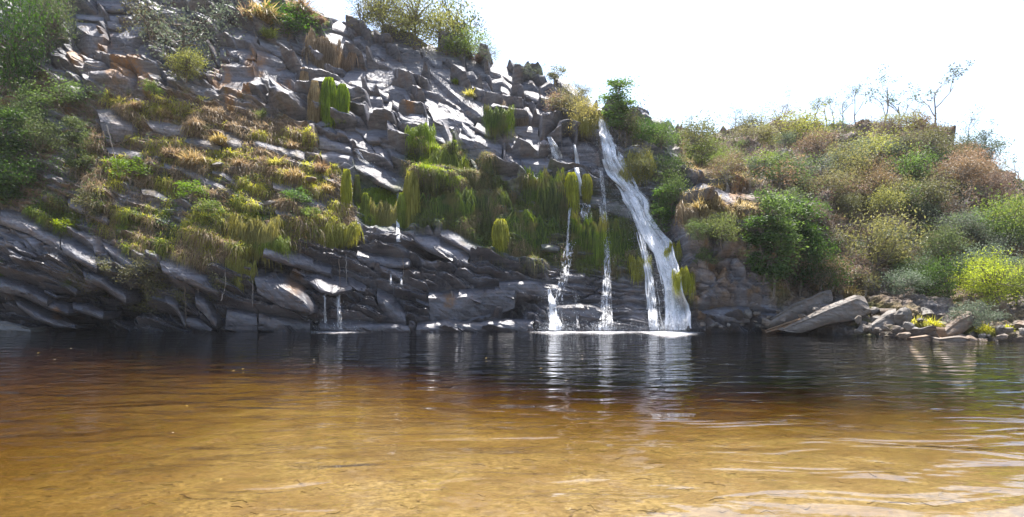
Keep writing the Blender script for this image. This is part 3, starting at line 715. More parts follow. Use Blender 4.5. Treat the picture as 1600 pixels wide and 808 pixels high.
big_slab('fallen_slab', [(1197,515),(1240,500),(1285,484)], [(1198,517),(1240,505),(1286,490)], [(1200,521),(1240,512),(1286,498)], 32.4, 'thin straw-stained slab wedged between the two long grey slabs', (0,.7,.3,0))
big_slab('fallen_slab', [(1362,505),(1385,486),(1400,482)], [(1362,512),(1386,500),(1402,492)], [(1366,523),(1388,522),(1404,512)], 30.6, 'dark layered slab leaning beside a big pale boulder on the right shore')
big_slab('fallen_slab', [(1476,512),(1500,492),(1518,486)], [(1478,520),(1502,503),(1520,494)], [(1484,530),(1504,520),(1522,508)], 28.4, 'pale reddish slab leaning up out of the yellow grass on the right shore', (0,.35,.2,0))
big_slab('shore_ledge', [(1422,527),(1450,523),(1480,529)], [(1424,530),(1450,528),(1480,532)], [(1424,535),(1450,535),(1480,536)], 28.6, 'low pinkish rock ledge at the water below the left yellow grass', (0,.5,.1,0))
big_slab('shore_ledge', [(1468,528),(1500,524),(1524,530)], [(1468,531),(1500,529),(1524,533)], [(1468,537),(1500,538),(1524,538)], 27.6, 'low grey layered rock ledge at the water on the right shore', (0,.2,.1,0))
big_slab('shore_rock', [(-25,500),(15,503),(48,513)], [(-25,508),(18,510),(49,516)], [(-25,522),(20,522),(50,521)], 35.0, 'flat blue-grey rock with a pale tip at the water, far left', (0,0,0,.1))
NAMED = [
 (1156,507,34,26,34.3,'pale pinkish pointed stone at the water, left of the long slabs'),
 (1170,503,26,34,34.6,'dark upright wedge stone behind the pale pinkish one'),
 (1244,470,17,15,36,'pale round stone sitting just above the upper long slab'),
 (1258,467,15,10,36,'smaller pale stone right of the round one above the long slabs'),
 (1222,478,16,14,35.5,'orange-brown broken stone at the left end of the upper slab'),
 (1412,503,44,40,30.4,'big pale grey boulder in the middle of the right shore rubble'),
 (1383,512,24,20,30.4,'dark stone between the leaning layered slab and the water'),
 (1445,490,50,18,31.5,'flat pale stone above the yellow grass on the right shore'),
 (1594,510,34,28,27.6,'pale rounded boulder at the right edge above the water'),
 (1330,482,20,16,34,'pale stone in the brown gully above the right rubble'),
 (1348,507,22,14,31.4,'grey stone right below the square end of the lower slab'),
 (1180,487,24,16,35,'grey block stone at the foot of the brown wall'),
 (1200,487,24,12,35,'flat grey stone right of the block at the foot of the brown wall'),
 (1562,519,24,20,27.6,'dark stone among the pebbles left of the last yellow tuft'),
 (1140,498,20,16,34.6,'small dark stone at the foot of the brown wall by the water'),
 (338,258,24,9,37.6,'flat pinkish stone lying on the grassy ledge, left of two'),
 (484,280,22,9,37.2,'flat pinkish stone lying among the straw grass, right of two'),
 (420,319,27,9,36.4,'flat brown stone lying on the grassy face below the ledges'),
]
def place_stone(px, py, w, hgt, D, label, group=None, i=0, name='boulder'):
    p = W3(px, py, D); s = w/F*D
    if hgt < w*.5 and i >= 200:
        pass
    o = ob(name, STN[i % 8], None, [float(a) for a in p])
    o.scale = (s*1.1, s*rnd.uniform(.8, 1.1), hgt/F*D*1.9); o.rotation_euler = (rnd.uniform(-.3,.3), rnd.uniform(-.3,.3), rnd.uniform(0, 6.28))
    return tag(o, label, 'stone', group)
for i, (a, b, w, hgt, D, lab) in enumerate(NAMED): place_stone(a, b, w, hgt, D, lab, i=i)
def D_shore(px, py):
    wy, wd = np.interp(px, CPX, KPY[:, 0]), np.interp(px, CPX, KD[:, 0])
    return depth(px, py) - .25
SLM = [(1156,507,'pale pinkish pointed stone'),(1170,503,'dark upright wedge stone'),(1180,487,'grey block stone below the brown wall'),(1140,498,'dark stone at the wall foot'),(1110,505,'foot of the waterfall rock'),(1222,478,'orange-brown broken stone'),
 (1244,470,'pale round stone above the slabs'),(1290,470,'upper long slab'),(1345,490,'square end of the lower slab'),(1330,482,'pale stone in the gully'),(1300,512,'lower long slab'),(1383,505,'dark layered leaning slab'),(1412,503,'big pale grey boulder'),(1445,490,'flat pale stone above the grass'),
 (1430,512,'leftmost yellow grass tuft'),(1450,530,'low pinkish ledge'),(1500,530,'low grey layered ledge'),(1500,508,'pale reddish leaning slab'),(1525,505,'grey-green bush at the water'),(1562,519,'dark stone among the pebbles'),(1575,522,'last yellow tuft'),(1594,510,'pale rounded boulder at the right edge'),(1550,480,'big bright green bush')]
used_s = set()
def wstone(a, b, w, tone, fallback):
    for q in sorted(SLM, key=lambda q: math.hypot(q[0]-a, q[1]-b))[:5]:
        dx, dy = a-q[0], b-q[1]
        rel = 'behind the' if abs(dy) > abs(dx) and dy < 0 else 'in front of the' if abs(dy) > abs(dx) else ('left of the' if dx < 0 else 'right of the')
        if abs(dx) > 9 and abs(dy) > 9: rel = ('up and ' if dy < 0 else 'down and ')+('left of the' if dx < 0 else 'right of the')
        sz = 'tiny' if w < 10 else ('small' if w < 14 else 'fist-shaped broad' if w < 18 else 'larger')
        sz = sz.replace('fist-shaped broad', 'mid-sized')
        l = '%s %s stone %s %s' % (sz, tone, rel, q[2])
        if l not in used_s: used_s.add(l); return l
    return fallback
SG = [((1085,1205), (488,512), 34, 'small dark stone in the rubble between the falls and the long slabs', 'small stones left of the long slabs'),
      ((1215,1345), (466,500), 22, 'small grey stone tumbled behind and between the long slabs', 'small stones round the long slabs'),
      ((1340,1480), (484,524), 60, 'small grey stone in the rubble right of the long slabs', 'small stones in the right rubble'),
      ((1480,1600), (500,532), 34, 'small pinkish stone on the shore below the bright green bush', 'small stones on the far right shore')]
for (xa, xb), (ya, yb), n, lab, grp in SG:
    for k in range(n):
        a = rnd.uniform(xa, xb); b = rnd.uniform(ya, yb); wl_ = np.interp(a, CPX, KPY[:, 0])
        if b > wl_+1: b = wl_-rnd.uniform(0, 6)
        w = rnd.choice([8, 10, 12, 15, 20])*rnd.uniform(.8, 1.2)
        place_stone(a, b, w, w*rnd.uniform(.5, .8), float(surf(a, b)[0][1])-.35*w/12, wstone(a, b, w, lab.split()[1], lab), grp, i=rnd.randrange(100), name='shore_stone')

# ------------------------------------------------------------------ foliage meshes
def rdir(n, r=rng):
    v = r.normal(size=(n, 3)); return v/np.linalg.norm(v, axis=1, keepdims=True)
def leaf_quads(Cc, size, r=rng, up=.35, asp=.5):
    n = len(Cc); d = rdir(n, r); d[:, 2] *= .6; d /= np.linalg.norm(d, axis=1, keepdims=True)
    nrm = rdir(n, r); nrm[:, 2] += up; nrm -= (nrm*d).sum(1, keepdims=True)*d; nrm /= np.linalg.norm(nrm, axis=1, keepdims=True)+1e-9
    s = np.cross(d, nrm); L = (size*r.uniform(.6, 1.3, n))[:, None]
    V = np.stack([Cc-d*L*.5, Cc+s*L*asp*.5-nrm*L*.08, Cc+d*L*.5, Cc-s*L*asp*.5-nrm*L*.08], 1)
    return V.reshape(-1, 3), np.arange(n*4).reshape(-1, 4)
def tube(pts, rad, k=5):
    pts = np.array(pts, float); n = len(pts); V = []; prev = None
    for i in range(n):
        t_ = pts[min(i+1, n-1)]-pts[max(i-1, 0)]; t_ /= np.linalg.norm(t_)+1e-9
        a = np.cross(t_, [.31, .95, .1]); a /= np.linalg.norm(a)+1e-9; b = np.cross(t_, a)
        for j in range(k):
            an = 2*math.pi*j/k; V.append(pts[i] + rad[i]*(a*math.cos(an)+b*math.sin(an)))
    Fq = [(i*k+j, i*k+(j+1) % k, (i+1)*k+(j+1) % k, (i+1)*k+j) for i in range(n-1) for j in range(k)]
    return np.array(V), np.array(Fq)
class Acc:
    def __init__(s): s.V = []; s.F = []; s.n = 0
    def add(s, V, Fq): s.V.append(V); s.F.append(Fq+s.n); s.n += len(V)
    def get(s): return np.concatenate(s.V), np.concatenate(s.F)
def wob(a, b, n, amp, r):
    a = np.array(a, float); b = np.array(b, float); t_ = np.linspace(0, 1, n)[:, None]
    p = a+(b-a)*t_; p += (r.normal(size=p.shape)*amp*np.linalg.norm(b-a))*np.sin(t_*np.pi); return p
def plant_meshes(tagname, wid, hgt, nclump, nleaf, leaf, seed, column=False, loose=1.0, lift=.55):
    """crown: leaf faces gathered in clumps at the ends of limbs; trunk: tapered stems reaching every clump"""
    r = np.random.default_rng(seed); cl = []
    for i in range(nclump):
        d = rdir(1, r)[0]; rad = r.uniform(.35, 1.0)**.6*r.choice([.8, 1, 1.3])
        c = np.array([d[0]*wid*.5*rad, d[1]*wid*.5*rad, hgt*lift + d[2]*hgt*(1-lift)*.95*rad])
        if column: c = np.array([d[0]*wid*.35*rad, d[1]*wid*.35*rad, r.uniform(.12, 1.0)*hgt])
        cl.append(c)
    cl = np.array(cl); w = r.uniform(.4, 1.6, nclump); w /= w.sum()
    idx = r.choice(nclump, nleaf, p=w); sp = wid*.115*loose*r.uniform(.6, 1.5, nclump)
    C0 = cl[idx] + r.normal(size=(nleaf, 3))*sp[idx][:, None]*np.array([1, 1, .62])
    C0[:, 2] = np.maximum(C0[:, 2], .02)
    V, Fq = leaf_quads(C0, leaf, r)
    var = np.clip(r.uniform(0, 1, nleaf)*.6 + r.uniform(0, .5, nclump)[idx], 0, 1)
    crown = mesh(tagname+'_crown', V, Fq, LM['green'], False, {'var': np.repeat(var, 4)})
    A = Acc(); R0 = wid*.022+.012; forks = []
    nst = 1 if column else r.integers(1, 4)
    for s in range(nst):
        tip = np.array([r.normal()*wid*.08, r.normal()*wid*.08, hgt*(.75 if column else lift*.75)])
        p = wob((r.normal()*wid*.03, r.normal()*wid*.03, -.25), tip, 6, .05, r); A.add(*tube(p, np.linspace(R0, R0*.5, 6), 6)); forks += list(p[2:])
    forks = np.array(forks)
    for c in cl:
        f = forks[np.argmin(np.linalg.norm(forks-c, axis=1)+r.uniform(0, wid*.2, len(forks)))]
        A.add(*tube(wob(f, c, 5, .07, r), np.linspace(R0*.45, R0*.1, 5), 4))
        for _ in range(2): A.add(*tube(wob(c, c+rdir(1, r)[0]*wid*.13, 3, .08, r), [R0*.15, R0*.1, R0*.04], 3))
    V, Fq = A.get(); trunk = mesh(tagname+'_trunk', V, Fq, M_BARK)
    return crown, trunk, wid, hgt
PM = {'s': [plant_meshes('shrub', 1.5, 1.1, 16, 1300, .11, 100+i) for i in range(4)],
      'm': [plant_meshes('bush', 3.0, 2.4, 30, 3900, .13, 200+i, loose=1.15) for i in range(4)],
      'l': [plant_meshes('tree', 5.0, 4.6, 60, 9500, .145, 300+i) for i in range(3)],
      't': [plant_meshes('tall', 1.8, 4.4, 34, 4600, .14, 400+i, column=True) for i in range(3)],
      'o': [plant_meshes('open', 3.0, 2.6, 22, 1300, .12, 500+i, loose=.9) for i in range(4)]}
def plant(name, px, py, wpx, hpx, col, label, cat, cls=None, group=None, D=None, part='crown', bark=None, out=.1, lab_i=None):
    D = float(surf(px, py)[0][1]) - out if D is None else D
    w = wpx/F*D; hg = hpx/F*D
    if cls is None: cls = 't' if hg > 1.9*w else ('s' if w < 2.1 else ('m' if w < 4.0 else 'l'))
    cr, tk, mw, mh = rnd.choice(PM[cls])
    root = ob(name, None, None, [float(a) for a in W3(px, py, D)])
    root.scale = (w/mw, w/mw*.9, hg/mh); root.rotation_euler = (0, 0, rnd.uniform(0, 6.28))
    tag(root, label, cat, group)
    c = ob(part, cr, root); c.material_slots[0].link = 'OBJECT'; c.material_slots[0].material = LM[col]
    t_ = ob('trunk' if cls in ('l', 't') else 'branches', tk, root)
    if bark: t_.material_slots[0].link = 'OBJECT'; t_.material_slots[0].material = bark
    return root
PL = [
 # name, px, py(base), w, h, colour, label, class
 ('leafy_tree', 18,175,112,220,'dark','tall leafy green tree filling the top left corner','tree','l'),
 ('leafy_tree', 78,92,70,110,'green','slender green tree leaning at the left over the dark overhang','tree','l'),
 ('leafy_tree', 8,330,70,160,'dark','dark green tree at the left edge beneath the big leafy tree','tree','t'),
 ('overhanging_tree', 275,115,130,150,'grey','grey-green tree with dark limbs overhanging the upper rocks, left of the bare slope','tree','o'),
 ('overhanging_tree', 330,70,90,90,'grey','smaller grey-green tree leaning over the bright rock slope','tree','o'),
 ('overhanging_tree', 240,70,90,90,'olive','olive tree crown leaning over the dark overhang beside the grey-green tree','tree','o'),
 ('shrub', 290,125,60,45,'yellow','yellow-green shrub under the overhanging tree','shrub',None),
 ('shrub', 95,172,90,44,'green','wide fresh green shrub on the ledge below the big left tree','shrub','m'),
 ('shrub', 30,215,70,60,'green','green shrub under the trees at the left edge','shrub','m'),
 ('shrub', 118,272,46,88,'green','hanging green creeper beside the mossy yellow streak','shrub','t'),
 ('shrub', 65,245,60,60,'green','green shrub beneath the grey ledge on the far left','shrub','m'),
 ('shrub', 30,300,80,60,'dark','dark shrub at the left edge above the striped rock','shrub','m'),
 ('shrub', 205,282,56,34,'bright','bright green broad-leaved shrub on the grassy face under the bright ledge','shrub',None),
 ('shrub', 300,310,42,26,'bright','small bright green leafy shrub on the dark strata, upper of two','shrub',None),
 ('shrub', 325,340,38,30,'bright','small bright green leafy shrub on the dark strata, lower of two','shrub',None),
 ('shrub', 465,320,40,24,'green','low green shrub on the right ledge of the grassy face','shrub',None),
 ('shrub', 485,345,30,22,'bright','small bright green shrub left of the hanging yellow grass column','shrub',None),
 ('shrub', 240,150,28,22,'bright','small bright green shrub beside the orange rock','shrub',None),
 ('shrub', 405,190,22,20,'bright','tiny green shrub in the middle of the brown band','shrub',None),
 ('shrub', 98,362,30,20,'lime','small lime green shrub above the pale block on the lower left','shrub',None),
 ('shrub', 140,350,50,45,'olive','olive shrub on the lower left grassy face','shrub',None),
 ('shrub', 8,465,34,60,'green','green shrub hanging at the left edge above the water','shrub','t'),
 ('shrub', 63,485,18,30,'bright','little bright green plant on the dark wall just above the water','shrub','t'),
 ('shrub', 108,450,20,16,'green','tiny green plant in the dark recess on the lower left','shrub',None),
 ('shrub', 170,470,50,50,'dark','dark green bush in the shaded recess above the water','shrub','m'),
 ('shrub', 230,455,60,50,'olive','dim olive shrub hanging over the dark wall','shrub','m'),
 ('rounded_bush', 448,62,84,50,'dark','dark rounded green bush on top of the rocks below the straw grass','bush','m'),
 ('rounded_bush', 480,50,50,34,'green','lighter green bush at the skyline right of the dark rounded bush','bush','m'),
 ('ridge_tree', 567,48,56,60,'grey','thin pale tree at the left of the skyline group','tree','o'),
 ('ridge_tree', 600,60,84,100,'yellow','yellow-green tree on the skyline, left of the group','tree','l'),
 ('ridge_tree', 645,72,96,104,'yellow','wide yellow-green tree in the middle of the skyline group','tree','l'),
 ('ridge_tree', 696,90,80,78,'yellow','yellow-green tree at the right of the skyline group','tree','m'),
 ('ridge_tree', 712,88,96,130,'green','tallest green tree with open branches on the skyline','tree','o'),
 ('ridge_tree', 730,100,64,52,'bright','low bright green tree at the right end of the skyline group','tree','m'),
 ('ridge_shrub', 762,100,40,36,'grey','pale grey-green shrub on the skyline beside the straw tuft','shrub','o'),
 ('ridge_shrub', 815,118,30,22,'grey','small bluish shrub on the skyline, left of two','shrub','o'),
 ('ridge_shrub', 838,125,30,28,'grey','small bluish shrub on the skyline, right of two','shrub','o'),
 ('ridge_shrub', 868,130,34,26,'olive','olive shrub on the skyline above the pale upright slabs','shrub',None),
 ('ridge_shrub', 908,152,34,28,'grey','thin grey shrub on the skyline left of the waterfall','shrub','o'),
 ('shrub', 890,185,56,48,'yellow','yellow-green shrub left of the head of the waterfall','shrub','m'),
 ('shrub', 912,215,44,60,'lemon','yellow shrub hanging beside the head of the waterfall','shrub','m'),
 ('shrub', 872,175,40,30,'rust','reddish shrub below the pale upright slabs','shrub',None),
 ('waterfall_tree', 965,212,60,100,'green','slim green tree standing right at the head of the waterfall','tree','t'),
 ('shrub', 978,225,52,58,'olive','olive bush right of the head of the waterfall','bush','m'),
 ('shrub', 1005,225,44,40,'dark','dark green bush on the rock right of the slim green tree','bush','m'),
 ('shrub', 1035,235,50,45,'green','green bush on the shoulder right of the waterfall','bush','m'),
 ('shrub', 1000,292,50,60,'olive','olive green bush close right of the upper waterfall','bush','m'),
 ('shrub', 1045,290,50,50,'dark','dark green bush above the ledge right of the waterfall','bush','m'),
 ('shrub', 1098,265,64,48,'bright','bright green bush on the sunny slope above the brown wall','bush','m'),
 ('shrub', 1130,272,46,34,'bright','lower bright green bush beside the grey boulder on the sunny slope','bush','m'),
 ('creeper', 1035,375,50,95,'green','tall green creeper on the wall right of the waterfall','creeper','t'),
 ('creeper', 1050,335,46,60,'green','leafy green creeper under the ledge right of the waterfall','creeper','m'),
 ('creeper', 1128,385,52,50,'bright','bright green broad-leaved bush hanging on the brown wall','bush','m'),
 ('creeper', 1090,375,40,30,'green','small green bush on the brown wall left of the bright one','bush','m'),
 ('creeper', 1105,415,36,26,'green','little green bush low on the brown wall','bush',None),
 ('tall_shrub', 1212,455,70,155,'green','tall green shrub column at the corner of the brown wall','shrub','t'),
 ('tall_shrub', 1190,440,60,100,'dark','dark shrub hanging beside the brown wall','shrub','t'),
 ('tall_shrub', 1252,455,70,145,'dark','tall dark green shrub right of the green column','shrub','t'),
 ('tall_shrub', 1285,460,60,90,'dark','dark shrub in the shade above the long slabs','shrub','m'),
 ('hill_bush', 1180,290,76,52,'bright','light green bush at the foot of the sunny slope','bush','m'),
 ('hill_bush', 1235,300,70,62,'green','green bush in the hollow below the ridge','bush','m'),
 ('hill_bush', 1320,305,66,80,'yellow','bright yellow-green bush on the hillside, tallest of the bright ones','bush','m'),
 ('hill_bush', 1290,312,70,44,'yellow','low bright yellow-green bush left of the tallest bright one','bush','m'),
 ('hill_bush', 1240,235,90,58,'yellow','wide yellow-green bush just under the ridge','bush','m'),
 ('hill_bush', 1180,235,64,40,'yellow','yellowish bush under the left part of the ridge','bush','m'),
 ('hill_bush', 1400,215,60,36,'yellow','bright yellow-green bush on the ridge by the dark leaning tree','bush','m'),
 ('hill_bush', 1368,425,90,92,'yellow','round bush with a sunlit yellow top in the middle of the hillside','bush','m'),
 ('hill_bush', 1425,300,70,60,'green','green tree-like bush on the upper hillside under the rocky knoll','bush','m'),
 ('hill_bush', 1455,340,80,60,'olive','olive bush on the right hillside','bush','m'),
 ('hill_bush', 1400,330,60,50,'yellow','yellow-green bush in the middle of the hillside','bush','m'),
 ('hill_bush', 1470,420,60,64,'green','green bush low on the right hillside','bush','m'),
 ('hill_bush', 1500,380,60,50,'grey','grey-green bush on the right hillside','bush','m'),
 ('hill_bush', 1585,385,76,84,'bright','bright green bush at the right edge of the hillside','bush','m'),
 ('shore_bush', 1550,476,92,78,'lime','big bright green bush on the right shore','bush','l'),
 ('shore_bush', 1590,480,50,60,'bright','green bush at the right edge behind the shore boulder','bush','m'),
 ('shore_bush', 1480,470,60,64,'dark','dark bush left of the big bright green shore bush','bush','m'),
 ('shore_bush', 1525,516,60,44,'grey','grey-green bush among the yellow grass at the water','bush','m'),
 ('shore_bush', 1430,460,60,54,'dark','dark bush at the foot of the hill above the brown gully','bush','m'),
]
for t_ in PL: plant(*t_)

# hillside scrub: single bushes, described by where they grow and their colour
def hz(px, py):
    a = 'left part' if px < 1250 else ('middle' if px < 1430 else 'right part')
    b = 'high' if py < 265 else ('halfway up' if py < 360 else 'low')
    return a, b
CN = {'dry': 'dry brown', 'grey': 'grey-green', 'olive': 'olive', 'green': 'green', 'yellow': 'yellowish', 'rust': 'reddish brown', 'dark': 'dark green'}
LMK = [(p[1], p[2]-p[4]*.5, p[6]) for p in PL if p[0] in ('hill_bush','tall_shrub','shore_bush') and p[1] > 1100]
used_l = set()
def where(a, b, cn, w):
    cand = sorted(LMK, key=lambda q: math.hypot(q[0]-a, q[1]-b))[:4]
    for q in cand:
        dx, dy = a-q[0], b-q[1]
        rel = ('left of' if dx < 0 else 'right of') if abs(dx) > abs(dy) else ('above' if dy < 0 else 'below')
        if abs(dx) > 14 and abs(dy) > 14: rel = ('above and ' if dy < 0 else 'below and ')+('left of' if dx < 0 else 'right of')
        sz = '' if w > 44 else 'small '
        l = '%s%s bush %s the %s' % (sz, cn, rel, q[2])
        l = ' '.join(l.split()[:16])
        if l not in used_l: used_l.add(l); return l
    return l
placed = []; tries = 0
while len(placed) < 120 and tries < 4000:
    tries += 1
    a = rnd.uniform(1085, 1615); kp_, _ = knots(np.array([a])); t0 = float(kp_[4][0]); b0 = min(float(kp_[1][0])+4, 462)
    b = rnd.uniform(t0+4, b0)
    if a < 1200 and b > 300: continue
    if any(abs(a-p)*.8+abs(b-q) < 17 for p, q in placed): continue
    placed.append((a, b))
    col = rnd.choices(['dry','grey','olive','green','yellow','rust','dark'], [5,5,3,2,1.2,.6,1.5 if b > 330 else 0])[0]
    w = rnd.choice([26, 34, 44, 56, 72])*rnd.uniform(.85, 1.15)*(.7 if b < 250 else 1)
    plant('scrub_bush', a, b, w, w*rnd.uniform(.6, .95), col, where(a, b, CN[col], w), 'bush', rnd.choice(['m','o','m']), 'scrub bushes on the right hillside', bark=M_BARKG)

# bare trees
def bare_mesh(seed, H=3.2, leafy=0):
    r = np.random.default_rng(seed); A = Acc(); tips = []
    def br(p, d, L, rad, lvl):
        n = 5; pts = [np.array(p)]; dd = np.array(d)
        for i in range(n-1):
            dd = dd + r.normal(size=3)*.16; dd[2] += .05; dd /= np.linalg.norm(dd); pts.append(pts[-1]+dd*L/(n-1))
        A.add(*tube(pts, np.linspace(rad, rad*.45, n), 5 if lvl < 2 else 3))
        if lvl >= 4: tips.append(pts[-1]); return
        for k in range(r.integers(2, 4) if lvl else 3):
            q = pts[r.integers(2, n)]; nd_ = dd + r.normal(size=3)*.62; nd_[2] = abs(nd_[2])*.8+.15; nd_ /= np.linalg.norm(nd_)
            br(q, nd_, L*r.uniform(.5, .75), rad*.5, lvl+1)
    br((0, 0, -.2), (r.normal()*.12, r.normal()*.1, 1), H*.5, H*.016, 0)
    V, Fq = A.get(); tm = mesh('bare_tree_trunk', V, Fq, M_BARKG)
    tips = np.array(tips); n = 140 if not leafy else leafy
    Cc = tips[r.integers(0, len(tips), n)] + r.normal(size=(n, 3))*.09
    V, Fq = leaf_quads(Cc, .10, r)
    return tm, mesh('bare_tree_leaves', V, Fq, LM['grey'], False, {'var': np.repeat(r.uniform(0, 1, n), 4)})
BT = [bare_mesh(i+40, leafy=(0, 260, 420)[i % 3]) for i in range(6)]
BARE = [(1120,215,44,'thin bare tree at the left end of the hill ridge'),(1148,205,46,'second thin bare tree from the left on the ridge'),(1163,206,40,'bare twiggy tree between two others on the left ridge'),
 (1190,205,50,'bare tree over the yellowish bush on the left ridge'),(1232,196,54,'bare tree left of the wide yellow-green bush'),(1272,196,62,'small bare tree left of the middle of the ridge'),(1292,194,70,'slender bare tree on the middle of the ridge'),(1305,194,58,'bare tree close right of the slender one'),(1318,193,64,'upright bare tree on the middle ridge'),
 (1337,192,70,'bare tree right of the upright one on the ridge'),(1378,198,92,'tall bare tree with pale leaves left of the dark leaning tree'),(1403,205,96,'dark leaning bare tree with a thick trunk on the ridge'),(1420,206,60,'twiggy bare tree behind the leaning one'),(1445,203,60,'thin bare tree left of the tallest tree'),
 (1462,203,112,'tallest bare tree on the ridge with a small leafy top'),(1512,228,62,'bushy bare tree at the shoulder of the ridge'),(1528,245,70,'bare tree with purple-grey twigs on the right shoulder'),(1545,262,60,'curved bare tree on the falling right ridge'),(1578,290,70,'bare tree near the right edge of the ridge'),(1598,300,76,'bare tree at the right edge of the photo'),(1070,210,34,'small bare tree on the skyline right of the dark rock')]
for i, (a, b, hh, lab) in enumerate(BARE):
    D = float(surf(a, b+4)[0][1]); s = hh*1.08/F*D/3.2
    root = thing('bare_tree', lab, 'tree', [float(q) for q in W3(a, b+4, D)], 'bare trees along the hill ridge')
    root.scale = (s,)*3; root.rotation_euler = (0, 0, rnd.uniform(0, 6.28))
    tm, lm = BT[i % 6]; ob('trunk', tm, root); ob('crown', lm, root)

# ------------------------------------------------------------------ scrub and litter covering the hill (nobody could count it)
def scatter(n, poly, dens=None):
    xs = [p[0] for p in poly]; ys = [p[1] for p in poly]; outp = []
    got = 0
    while got < n:
        a = rng.uniform(max(min(xs), -60), min(max(xs), 1650), n); b = rng.uniform(min(ys), max(ys), n)
        m = poly_mask(a, b, poly, 4) > rng.uniform(0, 1, n)
        kp_, _ = knots(a); m &= (b > kp_[4]+1) & (b < kp_[0])
        if not poly is Z_HANG:
            ci = np.clip(np.searchsorted(pxs, a), 1, len(pxs)-1); ri = np.clip(((b-bot[ci])/(topn[ci]-bot[ci])*(NR-1)).astype(int), 0, NR-1)
            m &= (rec[ri, ci] < .5) | (a > 1150)
        if dens is not None: m &= dens(a, b) > rng.uniform(0, 1, n)
        outp.append(np.stack([a[m], b[m]], -1)); got += m.sum()
    return np.concatenate(outp)[:n]
Z_SCRUB = [(1060,205),(1250,175),(1650,190),(1650,455),(1480,462),(1380,455),(1215,452),(1200,330),(1140,285),(1060,250)]
def cover(name, n, poly, col, size, hmax, dens=None, asp=.5, drop=None):
    q = scatter(n, poly, dens); p = surf(q[:, 0], q[:, 1]).copy()
    p += nd*rng.uniform(0, 1, (n, 1))**1.6*hmax; p += rng.normal(size=p.shape)*.10
    V, Fq = leaf_quads(p, size, asp=asp)
    v_ = np.clip(.5+.9*fbm(p[:, 0]*.7, p[:, 1]*.7, p[:, 2]*.7, 3, 210)+rng.uniform(-.3, .3, n), 0, 1)
    return tag(ob(name, mesh(name, V, Fq, LM[col], False, {'var': np.repeat(v_, 4)})), kind='stuff')
nz_ = lambda f, s, c=0.0, k=3.0: (lambda a, b: np.clip(.5+k*(fbm(a/f, b/f, 0, 3, s)+c), 0.03, 1))
cover('dry_undergrowth', 46000, Z_SCRUB, 'dry', .13, .6, nz_(30, 300)).__setitem__('label', 'dry brown undergrowth covering the hillside')
cover('olive_undergrowth', 22000, Z_SCRUB, 'olive', .12, .7, nz_(26, 310)).__setitem__('label', 'olive green undergrowth covering the hillside')
cover('green_undergrowth', 14000, Z_SCRUB, 'green', .12, .6, nz_(22, 320, -.1)).__setitem__('label', 'green leafy undergrowth on the hillside')
Z_LEFTG = [(-60,150),(60,130),(140,160),(200,200),(330,250),(470,300),(500,370),(420,400),(300,390),(150,360),(-60,330)]
cover('green_ground_cover', 11000, Z_LEFTG, 'green', .11, .25, nz_(20, 330, -.12)).__setitem__('label', 'low green leafy ground cover on the left grassy face')
Z_LOWD = [(120,400),(260,410),(380,440),(330,480),(200,490),(110,450)]
cover('shade_ground_cover', 5000, Z_LOWD, 'olive', .10, .35, nz_(16, 340)).__setitem__('label', 'dim leafy growth over the shaded lower left wall')
Z_FERN = [(640,250),(800,290),(870,300),(1000,330),(1010,420),(880,410),(720,380),(640,350)]
cover('leafy_moss_cover', 12000, Z_FERN, 'bright', .09, .2, nz_(18, 350, -.08)).__setitem__('label', 'small bright leaves growing in the moss behind the falls')

# ------------------------------------------------------------------ grass
def blades(base, d0, L, wd, droop, r=rng):
    n = len(base); side = np.cross(d0, np.array([0, 0, 1.])+.2*r.normal(size=(n, 3))); side /= np.linalg.norm(side, axis=1, keepdims=True)+1e-9
    L = L[:, None]; dr = np.array([0, 0, -1.])*droop[:, None]
    m = base + d0*L*.5 + dr*L*.14; t_ = base + d0*L*.82 + dr*L*.6
    w = wd[:, None]*.5
    V = np.stack([base-side*w, base+side*w, m-side*w*.85, m+side*w*.85, t_-side*w*.25, t_+side*w*.25], 1)
    i = np.arange(n)[:, None]*6
    Fq = np.concatenate([i+np.array([[0,1,3,2]]), i+np.array([[2,3,5,4]])], 0)
    return V.reshape(-1, 3), Fq
def grass_cover(name, n, poly, col, L, wd, droop, label, dens=None, per=14, outw=.5):
    q = scatter(n, poly, dens); p = surf(q[:, 0], q[:, 1])
    B0 = np.repeat(p, per, 0); N = len(B0); B0 = B0 + rng.normal(size=B0.shape)*np.array([.12, .05, .05])
    d = rdir(N)*.75 + np.array([0, -outw, .45]); d /= np.linalg.norm(d, axis=1, keepdims=True)
    V, Fq = blades(B0, d, L*rng.uniform(.5, 1.25, N), np.full(N, wd), droop*rng.uniform(.5, 1.4, N))
    v_ = np.clip(np.repeat(rng.uniform(0, 1, n), per)*.6 + rng.uniform(0, .5, N), 0, 1)
    o = tag(ob(name, mesh(name, V, Fq, LM[col], False, {'var': np.repeat(v_, 6)})), label, kind='stuff'); return o
Z_G1 = [(170,150),(330,165),(480,200),(530,262),(555,350),(500,380),(410,385),(330,410),(230,395),(140,350),(120,260),(150,210)]
grass_cover('straw_grass', 2300, Z_G1, 'straw', .68, .018, 1.25, 'straw-coloured dry grass over the left face', nz_(26, 400, -.06, 6))
grass_cover('yellow_green_grass', 1500, Z_G1, 'lemon', .58, .018, 1.3, 'yellow-green grass over the left face', nz_(24, 410, -.12, 6))
grass_cover('green_slope_grass', 1000, [(-20,300),(100,320),(220,330),(420,330),(520,360),(420,395),(240,400),(100,360),(0,350)], 'mossy', .42, .025, 1.1, 'dull green grass low on the left face', nz_(22, 420, -.06, 6))
Z_HANGX = [(636,232),(720,232),(800,290),(850,290),(905,318),(1000,330),(1005,430),(860,412),(760,395),(700,352),(640,340)]
Z_HANG = Z_HANGX
